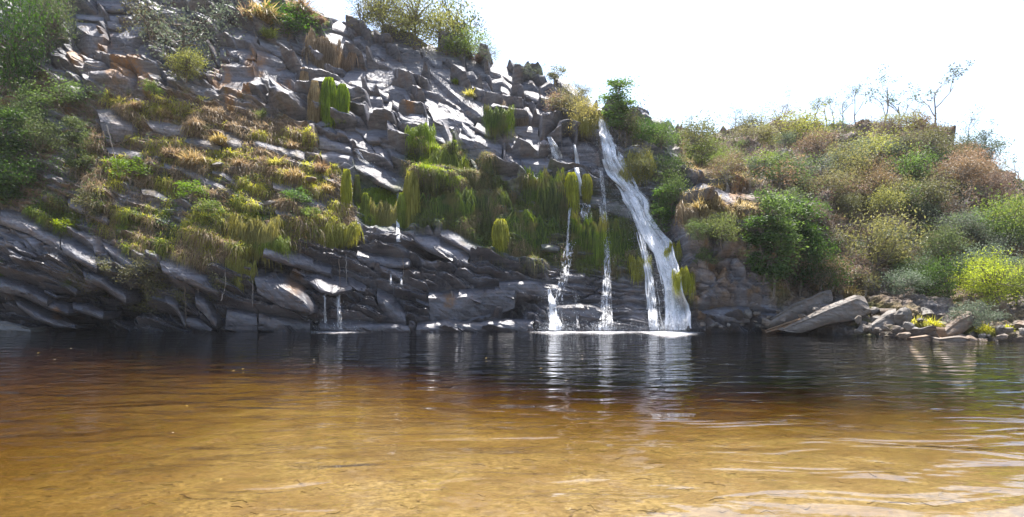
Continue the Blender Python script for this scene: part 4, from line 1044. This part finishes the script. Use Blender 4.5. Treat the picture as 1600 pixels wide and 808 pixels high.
grass_cover('hanging_moss_grass', 2700, Z_HANG, 'mossy', .60, .016, 2.0, 'moss and grass hanging down the middle of the cliff', nz_(20, 430, -.06, 7), outw=.35)
grass_cover('brown_hanging_grass', 1000, Z_HANG, 'straw', .55, .016, 2.1, 'dead brown grass hanging among the moss', nz_(22, 440, -.12), outw=.35)
grass_cover('green_hanging_grass', 1300, [(640,235),(715,235),(720,285),(650,290),(560,300),(560,350),(640,345)]+[(645,300)], 'lime', .38, .02, 1.6, 'fresh green hanging grass under the dark blocks', nz_(16, 450, -.04, 6))
grass_cover('rusty_slope_grass', 1500, Z_SCRUB, 'rust', .40, .022, .3, 'rust-brown grass on the hillside', nz_(30, 460))
grass_cover('dry_twig_thicket', 2600, Z_SCRUB, 'twig', 1.0, .020, .12, 'grey leafless twigs standing over the hillside', nz_(34, 470), per=9, outw=.2)
grass_cover('ledge_grass', 420, [(1060,300),(1100,300),(1190,320),(1180,335),(1070,345)], 'straw', .5, .02, 1.2, 'straw grass on the ledge above the brown wall', None)
grass_cover('slope_grass', 420, [(1060,215),(1110,240),(1190,285),(1180,300),(1100,285),(1060,265)], 'straw', .38, .02, .6, 'dry grass on the sunny slope above the brown wall', None)
# single tufts
def tuft_mesh(seed, hang):
    r = np.random.default_rng(seed); n = 420
    if hang:   # a drape: blades rooted all over a narrow bulging form, every blade falling
        N = n*4; zz_ = r.uniform(0, 1, N)**.9; an = r.uniform(-math.pi*.98, -.02, N)
        rad = .5*np.sin(np.pi*np.clip(.10+.82*(1-zz_), 0, 1))**.5*(.72+.28*r.uniform(0,1,N))*(1+.30*fbm(zz_*3.5, np.cos(an)*1.8, seed*3.3, 3, 601)*1.6)
        B0 = np.stack([np.cos(an)*rad, np.sin(an)*rad*.8, zz_*.92+.08], -1)
        d = np.stack([np.cos(an), np.sin(an), np.full(N, -.35)], -1)*.35 + rdir(N, r)*.50 + np.array([0, 0, -.50]); d /= np.linalg.norm(d, axis=1, keepdims=True)
        V, Fq = blades(B0, d, .19*r.uniform(.4, 1.9, N), np.full(N, .045), np.full(N, 1.5), r)
        v_ = np.clip(.2+.3*zz_+.7*fbm(zz_*4, np.cos(an)*3, seed*5.1, 3, 611)+r.uniform(-.4, .55, N), 0, 1)
    else:
        N = n; B0 = r.normal(size=(N, 3))*np.array([.10, .08, .02])
        d = rdir(N, r)*.7+np.array([0, 0, .9]); d /= np.linalg.norm(d, axis=1, keepdims=True)
        V, Fq = blades(B0, d, .95*r.uniform(.5, 1.15, N), np.full(N, .030), .75*r.uniform(.3, 1.5, N), r); v_ = r.uniform(0, 1, N)
    return mesh('tuft', V, Fq, LM['straw'], False, {'var': np.repeat(v_, 6)})
def curtain_mesh(seed):
    r = np.random.default_rng(seed); N = 2600
    xx = np.clip(r.normal(size=N)*.26, -.62, .62); top_ = .82+.55*fbm(xx*4.2, xx*0, seed*1.7, 3, 620); bot_ = .42+.95*fbm(xx*4.5, xx*0, seed*2.9, 3, 630)
    f = r.uniform(0, 1, N)**1.2; zz_ = top_*(1-f)+np.minimum(bot_, top_)*f
    tier = .16*fbm(xx*4, zz_*5, seed, 3, 640)
    zz_ = zz_+.05*r.normal(size=N)
    B0 = np.stack([xx, -.10-tier-.25*(1-zz_)+.05*r.normal(size=N), zz_], -1)
    d = rdir(N, r)*.40 + np.array([0, -.30, -.45]); d /= np.linalg.norm(d, axis=1, keepdims=True)
    V, Fq = blades(B0, d, .26*r.uniform(.3, 1.8, N), np.full(N, .020), np.full(N, 1.5), r)
    v_ = np.clip(.35+1.5*tier*3+.7*fbm(xx*7, zz_*3, seed*4., 3, 650)+r.uniform(-.5, .5, N), 0, 1)
    return mesh('curtain', V, Fq, LM['straw'], False, {'var': np.repeat(v_, 6)})
TC = [curtain_mesh(i+60) for i in range(5)]
TH = [tuft_mesh(i+1, True) for i in range(4)]; TU = [tuft_mesh(i+20, False) for i in range(4)]
def hang(px, y0, y1, w, col, label, cat='hanging grass', i=0, out=.5, group=None):
    ps = surf(np.array([px, px]), np.array([y0+4, (y0+y1)/2])); D = float(ps[:, 1].min())-(.22 if (w >= 26 and px != 644) or px > 920 else out)
    p = W3(px, y1, D); hgt = (y1-y0)/F*D
    wide = (w >= 26 and px != 644) or px > 920
    if wide: y0 -= 4; hgt = (y1-y0)/F*D; w *= 1.3
    o = ob('hanging_grass', TC[i % 5] if wide else TH[i % 4], None, [float(a) for a in p]); o.scale = (w/F*D*.95, min(w/F*D, .9), hgt*.98)
    o.material_slots[0].link = 'OBJECT'; o.material_slots[0].material = LM[col]; return tag(o, label, cat, group)
HG = [(514,120,184,24,'lime','tall bright green grass column under the long diagonal slab, left of two'),(535,130,176,19,'lime','shorter bright green grass column close right of the tall one'),
 (542,262,340,17,'lemon','slim yellow hanging grass column left of the little waterfall'),(558,272,330,12,'mossy','dim green grass strand beside the slim yellow column'),(571,300,352,14,'lime','short lime grass column between the yellow one and the wide clump'),
 (601,310,366,38,'lemon','wide yellow-green hanging clump left of the little waterfall'),(644,264,373,27,'lemon','longest yellow-green hanging grass column, right of the little waterfall'),
 (628,300,350,16,'lime','green strand between the little waterfall and the longest column'),(782,341,384,24,'lemon','lone yellow tuft hanging in the mossy dark wall'),(916,271,306,16,'lemon','small yellow-green clump hanging beside the left stream'),
 (400,336,398,50,'lemon','broad yellow-green grass drape in the middle of the left face'),(378,400,440,30,'lemon','yellow grass drape hanging low over the dark wall'),(528,346,388,46,'lemon','broad yellow grass drape under the slim yellow column'),(430,372,400,30,'lime','small green drape right of the broad yellow-green one'),
 (476,104,172,16,'rust','long tawny grass strand hanging from the diagonal slab'),(492,125,190,20,'straw','brown grass drape left of the tall bright green column'),(506,52,108,34,'straw','straw-coloured grass drape on the dark blue block'),(530,78,116,34,'rust','orange-tinted straw clump below the upper slabs'),
 (658,196,232,27,'lime','green clump on the brown rock below the blue boulder'),(694,236,282,44,'lime','bright green hanging clump under the dark cave block'),(780,165,205,30,'mossy','green drape in the cleft under the blue rounded blocks'),(802,165,208,26,'straw','brown drape right of the green cleft'),
 (992,236,290,34,'lemon','yellow-green drape close right of the upper waterfall'),(925,180,215,26,'lemon','yellow drape left of the head of the waterfall'),(893,268,330,22,'lemon','yellow moss drape on the ledge left of the middle stream'),(850,262,330,40,'mossy','dark green leafy drape under the flat ledge'),(870,272,345,34,'mossy','mossy drape between the flat ledge and the middle stream'),
 (1050,375,430,16,'lemon','yellow moss strip right of the lower waterfall'),(1066,420,462,20,'lemon','lower yellow moss clump right of the waterfall foot'),(960,345,420,36,'mossy','mossy mound between the thin stream and the main fall'),(920,330,420,34,'mossy','mossy mound below the ledge of the middle stream'),(930,360,400,16,'lime','green cushion left of the thin stream'),
 (745,292,350,60,'mossy','wide dark green drape in the middle of the mossy wall'),(700,300,360,50,'mossy','green drape right of the longest yellow column'),(820,330,395,60,'mossy','olive drape over the dark hollow'),(1000,400,432,22,'lemon','yellowish cushion between the two arms of the main fall'),(1080,320,360,30,'straw','straw drape on the wall right of the waterfall')]
for i, t_ in enumerate(HG): hang(*t_, i=i)
def tuft(px, py, w, col, label, group=None, i=0, hs=1.0, cat='grass tuft'):
    D = float(surf(px, py)[0][1])-.1; s = w/F*D/1.15
    o = ob('grass_tuft', TU[i % 4], None, [float(a) for a in W3(px, py, D)]); o.scale = (s, s, s*hs); o.rotation_euler = (0, 0, rnd.uniform(0, 6))
    o.material_slots[0].link = 'OBJECT'; o.material_slots[0].material = LM[col]; return tag(o, label, cat, group)
TF = [(390,40,70,'straw','tall straw tuft on the top of the rocks near the upper edge'),(412,34,64,'straw','straw tuft right of the tallest one at the upper edge'),(468,26,64,'straw','straw tuft on the skyline above the dark rounded bush'),(498,36,30,'rust','reddish straw tuft where the skyline starts to fall'),
 (420,58,34,'lime','bright green tuft on the top of the bright slope'),(606,66,20,'straw','straw tuft on the skyline rocks below the yellow-green trees'),(748,95,26,'rust','reddish straw tuft on the skyline right of the trees'),(735,155,34,'lemon','yellow-green tuft on the long dark slab'),(712,132,22,'lime','green tuft above the long dark slab'),
 (188,168,34,'lemon','yellow-green tuft above the bright block on the left'),(212,170,30,'straw','straw tuft right of the yellow-green one above the bright block'),(258,182,30,'straw','straw tuft in the broken band on the left'),
 (305,200,34,'straw','dense straw tuft at the end of the bright ledge'),(345,225,38,'straw','large straw tuft beside the second bright ledge'),(300,258,50,'straw','widest straw tuft on the grassy face'),(268,246,40,'straw','straw tuft left of the widest one'),(456,232,28,'straw','straw tuft above the right ledge'),(375,262,34,'straw','straw tuft right of the flat pinkish stone'),(460,282,44,'straw','straw tuft above the right flat stone'),(500,268,34,'rust','rusty straw tuft left of the little cascade'),(430,260,34,'lemon','yellowish tuft in the middle of the grassy face'),(510,300,30,'straw','straw tuft left of the slim yellow column'),
 (1430,512,40,'lemon','yellow shore tuft at the left of the yellow grass patch'),(1455,514,40,'lemon','yellow shore tuft in the middle of the yellow grass patch'),(1510,522,36,'lemon','yellow shore tuft below the grey-green bush'),(1540,524,40,'lemon','yellow shore tuft at the right of the grey-green bush'),(1575,522,34,'lemon','last yellow shore tuft near the right boulder'),(1325,466,50,'straw','straw tuft behind the square end of the lower slab'),(1095,330,46,'straw','big straw tuft on the ledge above the brown wall'),(1125,328,34,'straw','smaller straw tuft right of the big one on the ledge'),(1150,285,36,'rust','tawny tuft on the sunny slope'),(1125,300,30,'straw','tuft beside the grey boulder of the sunny slope')]
for i, (a, b, w, c, lab) in enumerate(TF): tuft(a, b, w, c, lab, i=i)

# ------------------------------------------------------------------ hanging roots
for i, (pts, lab) in enumerate([
 ([(166,195),(172,215),(178,240),(185,268)], 'bare grey root running down left of the bright block'),
 ([(210,212),(182,226),(168,222),(160,204)], 'curved root under the bright block on the left'),
 ([(42,92),(58,104),(78,112),(96,132)], 'thick brown root crossing the dark slope below the big left tree'),
 ([(112,88),(128,96),(148,104),(160,105)], 'brown root at the foot of the dark overhang'),
 ([(310,420),(311,440),(308,465),(311,490)], 'long thin root hanging in front of the dark wall, left of three'),
 ([(288,448),(290,470),(291,495),(289,512)], 'thin hanging root reaching almost to the water'),
 ([(345,470),(350,455),(353,440),(352,425)], 'pale root curving over the dark hollow'),
 ([(340,480),(338,495),(340,514)], 'pale roots hanging to the water beside the blue-grey block'),
 ([(394,438),(395,455),(394,480)], 'single thin root hanging left of the curled rock'),
 ([(530,405),(531,430),(532,460),(530,500)], 'reddish hanging root beside the small double waterfall'),
 ([(541,400),(541,425),(543,455)], 'second reddish root right of the small double waterfall'),
 ([(630,400),(631,430),(628,470)], 'brown root hanging below the little waterfall'),
 ([(706,455),(708,475),(706,500)], 'rust-brown root column on the dark wall'),
 ([(1170,330),(1178,360),(1190,390),(1186,430)], 'grey liana hanging beside the brown wall'),
 ([(550,156),(562,152),(571,149)], 'thin dead stick poking from under the overhanging block')]):
    s_ = surf(np.array([p[0] for p in pts]), np.array([p[1] for p in pts])); D = float(s_[:, 1].min())-.15
    w3 = W3(np.array([p[0] for p in pts]), np.array([p[1] for p in pts]), np.full(len(pts), D)+.12*rng.normal(size=len(pts)))
    tt = np.linspace(0, len(pts)-1, 16); q = np.stack([np.interp(tt, range(len(pts)), w3[:, k]) for k in range(3)], -1); q[1:-1] += rng.normal(size=(14, 3))*.02
    r_ = .035 if i < 4 else .018
    V, Fq = tube(q, np.linspace(r_*1.2, r_*.6, 16), 5); c = q[0]
    tag(ob('hanging_root', mesh('root', V-c, Fq, M_BARK if i % 2 else M_BARKG), None, [float(a) for a in c]), lab, 'root')

# ------------------------------------------------------------------ waterfalls
def ribbon(path, mat, parent, out=.35, name='stream', layers=1, seed=0, stuck=True):
    path = np.array(path, float); d = np.r_[0, np.cumsum(np.hypot(*np.diff(path[:, :2], axis=0).T))]; n = max(int(d[-1]/3), 6)
    t_ = np.linspace(0, d[-1], n); cx_ = np.interp(t_, d, path[:, 0]); cy_ = np.interp(t_, d, path[:, 1]); w_ = np.interp(t_, d, path[:, 2])
    m = 9
    for L in range(layers):
        us = np.linspace(0, 1, m)
        X = cx_[:, None] + (us-.5)[None]*w_[:, None]*(1-.12*L) + 1.2*fbm(t_/14, t_*0, seed+L*3., 2, 501)[:, None]
        Y = cy_[:, None] + 0*X
        dd = surf(X.ravel(), Y.ravel())[:, 1].reshape(X.shape)
        # water leaves the lips: take the running minimum of depth with a slow return
        dm = np.minimum.reduce([np.roll(dd, s, 1) for s in (-1, 0, 1)])
        cur = dm[0].copy(); D_ = [cur.copy()]
        for i in range(1, n):
            cur = np.minimum(dm[i], cur+.10); D_.append(cur.copy())
        D_ = np.array(D_); k = np.ones(5)/5
        D_ = np.apply_along_axis(lambda c: np.convolve(np.pad(c, 2, mode='edge'), k, 'valid'), 0, D_) - out - .10*L
        D_ = D_ - .12*np.sin(us*math.pi)[None]+.05*fbm(X/9, Y/20, seed, 2, 511)
        G = W3(X, Y, D_)
        sx_ = (us[None]*w_[:, None]/F*37.)/.35; sv = (t_/F*37.)[:, None]+0*X
        st = np.stack([np.repeat(us[None], n, 0), sv], -1).reshape(-1, 2)
        G[..., 2] = np.maximum(G[..., 2], .006)
        mm = mesh(name, G.reshape(-1, 3), gridfaces(n, m), mat, True, {'st': st + np.array([0, seed*7.3+L*3.1])})
        ob(name, mm, parent)
    return np.stack([cx_, cy_, w_, D_.mean(1)], -1)
def spray(cl, n, spread, parent, size=.028, name='spray', up=0.):
    i = rng.integers(0, len(cl), n); c = cl[i]
    px = c[:, 0]+rng.normal(size=n)*c[:, 2]*spread; py = c[:, 1]+rng.normal(size=n)*5-up*rng.uniform(0, 1, n)
    p = W3(px, py, c[:, 3]-rng.uniform(-.1, .55, n)); p[:, 2] = np.maximum(p[:, 2], .01)
    s = size*(.25+.75*rng.uniform(0, 1, n)**3)[:, None]
    T4 = np.array([[1,1,1],[1,-1,-1],[-1,1,-1],[-1,-1,1]])*.6*np.array([1,1,2.2])
    V = (p[:, None, :]+T4[None]*s[:, None, :]).reshape(-1, 3); Fq = (np.arange(n)[:, None, None]*4+np.array([[0,1,2],[0,3,1],[0,2,3],[1,3,2]])[None]).reshape(-1, 3)
    tag(ob(name, mesh(name, V, Fq, M_DROP), parent), kind='stuff')
def strands(path, n, root, seed, mats):
    path = np.array(path, float); r = np.random.default_rng(seed); y0, y1 = path[0, 1], path[-1, 1]
    for k in range(n):
        a = r.uniform(y0, y1-30); b = min(a+r.uniform(40, 170), y1); ys = np.arange(a, b, 8.)
        cx_ = np.interp(ys, path[:, 1], path[:, 0]); w_ = np.interp(ys, path[:, 1], path[:, 2]); off = r.uniform(-.5, .5)*(.5 if a < 230 else 1)
        ww = r.uniform(.12, .45)*w_*np.sin(np.clip((ys-a)/(b-a+1e-6), 0, 1)*math.pi*.75+.5)
        x_ = cx_+off*w_+1.8*fbm(ys/12, ys*0, k*3.1+seed, 2, 71)
        if len(ys) > 3: ribbon(np.stack([x_, ys, np.maximum(ww, 2)], -1), mats[k % len(mats)], root, out=.45+.12*r.random(), name='strand', seed=k+seed)
def fall(label, streams, n=600, spread=.35, up=0, size=.016):
    a = streams[0][0][0]; root = thing('waterfall', label, 'waterfall', [float(q) for q in W3(a[0], a[1], depth(a[0], a[1]))])
    cl = []
    for k, (path, mat, lay) in enumerate(streams):
        cl.append(ribbon(path, mat, root, layers=lay, seed=k+len(label) % 7))
    if n > 2000: strands(streams[0][0], 56, root, 5, [M_FALL, M_FALL, M_FALL, M_MIDF]); strands(streams[1][0], 7, root, 55, [M_FALL, M_MIDF])
    elif n > 400: strands(streams[0][0], 7, root, 15+n, [M_VEIL])
    spray(np.concatenate(cl), n, spread, root, up=up, size=size)
    for c in root.children: c.location = -root.location
    return root
fall('tall white main waterfall tumbling down the cliff into the pool', [
 ([(937,170,9),(940,190,16),(944,210,22),(950,228,36),(954,250,36),(966,272,46),(984,296,32),(996,312,44),(1003,334,28),(1016,358,34),(1030,376,44),(1038,398,30),(1046,425,34),(1052,455,30),(1057,484,40),(1059,516,50)], M_MIDF, 2),
 ([(975,300,14),(986,325,12),(1001,362,14),(1009,395,14),(1016,430,16),(1020,470,20),(1023,516,26)], M_MIDF, 2),
 ([(940,190,24),(952,230,46),(968,262,60),(985,300,56),(1010,345,52),(1036,390,56),(1050,450,56),(1056,514,64)], M_VEIL, 2)], 26000, .42, 0, .010)
fall('thin white stream left of the main waterfall, reaching the pool', [
 ([(938,262,12),(944,310,12),(946,345,12),(949,400,14),(947,450,22),(945,516,40)], M_VEIL, 2), ([(937,318,5),(940,340,5),(941,352,6)], M_MIDF, 1), ([(944,315,9),(947,350,10),(949,380,10)], M_MIDF, 1)], 900, .35)
fall('middle stream splitting over a square mossy ledge', [
 ([(897,226,5),(900,240,8),(903,258,10)], M_FALL, 2), ([(900,262,12),(906,285,12),(911,306,16)], M_FALL, 2), ([(893,308,5),(890,330,6),(888,360,6),(886,400,7)], M_MIDF, 1), ([(910,308,40),(914,325,34),(918,350,30)], M_VEIL, 1), ([(890,380,24),(882,430,26),(872,470,28)], M_VEIL, 1)], 500, .35)
fall('small white cascade over the sunny rocks left of the middle stream', [([(858,214,12),(866,230,24),(872,248,30)], M_MIDF, 2)], 120, .4)
fall('fan of white water at the foot of the wall, left of the thin streams', [([(858,452,10),(864,475,22),(868,516,38)], M_MIDF, 3)], 600, .45)
fall('faint trickle on the wet wall between the fan and the thin stream', [([(899,455,5),(901,480,6),(903,512,10)], M_VEIL, 1)], 80, .6)
fall('little waterfall dropping between the yellow grass columns', [([(556,232,10),(566,250,18),(590,268,26),(618,284,30),(622,298,16)], M_VEIL, 2), ([(622,292,10),(622,320,8),(622,345,9),(623,378,12)], M_MIDF, 1)], 160, .3)
fall('thin left thread of the small double waterfall above the pool', [([(507,446,3),(508,470,4),(508,516,8)], M_MIDF, 2)], 90, .4)
fall('fainter right thread of the small double waterfall above the pool', [([(527,440,8),(529,470,10),(531,516,16)], M_VEIL, 2)], 70, .4)
fall('short trickle off the lit ledge below the little waterfall', [([(610,428,5),(611,444,6)], M_MIDF, 1), ([(626,426,5),(627,445,6)], M_MIDF, 1)], 40, .4)
fall('narrow trickle beside the dark cave block', [([(668,178,3),(669,205,3),(670,228,3)], M_MIDF, 1)], 30, .5)

# foam where the water lands
def foam(name, xa, xb, y0, dep, label, peak):
    n = 120; xs_ = np.linspace(xa, xb, n); G = []; S = []
    for k, f in enumerate(np.linspace(0, 1, 7)):
        D = 35.3 - dep*f; G.append(np.stack([(xs_-CX)/F*D, np.full(n, D)+.1*fbm(xs_/9, xs_*0, k, 2, 7), np.full(n, .006)], -1))
        s = peak(xs_)*1.15-f*1.0-.25*max(0, .12-f); S.append(np.stack([s, s*0], -1))
    tag(ob(name, mesh(name, np.array(G).reshape(-1, 3), gridfaces(7, n), M_FOAM, True, {'st': np.array(S).reshape(-1, 2)})), label, kind='stuff')
foam('foam', 800, 1150, 517, 6.5, 'white foam along the foot of the falls', lambda x_: .16+.8*np.exp(-((x_-1050)/45)**2)+.45*np.exp(-((x_-945)/40)**2)+.45*np.exp(-((x_-868)/35)**2)-.25*ss(1090, 1140, x_)-.2*(1-ss(800, 840, x_)))
foam('foam', 400, 650, 517, 4.5, 'white foam under the small double waterfall', lambda x_: .12+.5*np.exp(-((x_-525)/45)**2)-.3*(1-ss(400, 440, x_))-.2*ss(600, 640, x_))
fc = np.array([(x_, 516, 30, 34.9) for x_ in np.linspace(840, 1090, 40)]+[(1058, 514, 30, 34.7)]*40+[(945, 514, 24, 34.7)]*10+[(868, 514, 24, 34.7)]*10+[(x_, 517, 20, 34.9) for x_ in np.linspace(490, 560, 12)])
spray(fc, 7000, .5, None, .016, 'splash_drops', 6)
bpy.data.objects['splash_drops']['label'] = 'drops splashing up where the falls meet the pool'

# ------------------------------------------------------------------ leaves on and under the water
def lf(seed, col):
    V = np.array([[-.5,0,0],[-.2,.2,.04],[.2,.22,.05],[.55,0,.01],[.2,-.22,.05],[-.2,-.2,.04],[0,0,0]]); Fq = np.array([[6,0,1],[6,1,2],[6,2,3],[6,3,4],[6,4,5],[6,5,0]])
    return mesh('floating_leaf', V, Fq, col)
M_L1 = plain('yellow_leaf', C(.75,.55,.12)); M_L2 = plain('brown_leaf', C(.16,.09,.04)); M_TW = plain('dead_wood', C(.11,.07,.04))
FLm = [lf(0, M_L1), lf(1, plain('pale_leaf', C(.7,.6,.45)))]
for k, (a, b) in enumerate([(60,552),(85,562),(221,556),(110,545),(365,580),(677,596),(845,576),(884,595),(760,560),(910,556),(380,577),(490,562),(292,635),(1010,560),(345,750),(270,677)]):
    D = EYE*F/(b-HOR); s = 4.2/F*D
    o = ob('floating_leaf', FLm[k % 2], None, [float(q) for q in W3(a, b, D)]); o.location.z = .008; o.scale = (s,)*3; o.rotation_euler = (0, 0, rnd.uniform(0, 6))
    side = 'off the left bank' if a < 450 else 'in the middle of the pool'; dist = 'far out' if b < 600 else 'close to the camera'
    near = min([(508,'the small double waterfall'),(700,'the low layered ledge'),(868,'the white fan of water'),(945,'the thin white stream'),(1050,'the main waterfall'),(340,'the pale hanging roots'),(200,'the dark shaded bush'),(60,'the flat blue-grey rock'),(400,'the curled dark rock'),(790,'the dark wall under the moss')], key=lambda q: abs(q[0]-a))
    tag(o, ('tiny yellow leaf' if k % 2 == 0 else 'tiny pale leaf')+' in line with %s, %s' % (near[1], dist), 'leaf', 'leaves floating on the pool')
A = Acc(); A2 = Acc()
for k in range(3600):
    yy = rnd.uniform(4.2, 15); xx = rnd.uniform(-.85, .85)*yy; zc_ = float(bed(np.array([xx]), np.array([yy]))[0])
    an = rnd.uniform(-.9, .9) if rnd.random() < .6 else rnd.uniform(0, 6.3)
    if k % 3 == 0:
        L = .03+.16*rnd.random()**2.5; d = np.array([math.cos(an), math.sin(an), 0])*L/2; c = np.array([xx, yy, zc_+.012])
        V, Fq = tube(wob(c-d, c+d, 4, .08, rng), [.0015+L*.012]*4, 3); V[:, 2] = np.maximum(V[:, 2], zc_-.002); A.add(V, Fq)
    else:
        s = .012+.05*rnd.random()**2; c, s2 = math.cos(an), math.sin(an)
        V = np.array([[-.5,0,0],[0,.2,.1],[.5,0,.02],[0,-.2,.08]])*s; V = np.stack([V[:, 0]*c-V[:, 1]*s2+xx, V[:, 0]*s2+V[:, 1]*c+yy, V[:, 2]+zc_+.008], -1); A2.add(V, np.array([[0,1,2,3]]))
V, Fq = A.get(); tag(ob('sunken_twigs', mesh('sunken_twigs', V, Fq, M_TW)), 'dark twigs lying on the sandy bottom', kind='stuff')
V, Fq = A2.get(); tag(ob('sunken_leaves', mesh('sunken_leaves', V, Fq, M_L2)), 'brown leaves lying on the sandy bottom', kind='stuff')
hz_ = NT('haze_air')
hz_.l.new(hz_.a('ShaderNodeVolumePrincipled', {'Color': C(.93,.95,1), 'Density': HAZE, 'Anisotropy': .35}).outputs[0], hz_.out.inputs['Volume'])
hv = np.array([[a, b, c] for c in (-22., 40.) for b in (-320., 330.) for a in (-1600., 1600.)])
if HAZE > 0: tag(ob('haze', mesh('haze', hv, np.array([[0,2,3,1],[4,5,7,6],[0,1,5,4],[2,6,7,3],[0,4,6,2],[1,3,7,5]]), hz_.m)), kind='stuff')
print('verts', sum(len(m.vertices) for m in bpy.data.meshes), 'objects', len(bpy.data.objects))
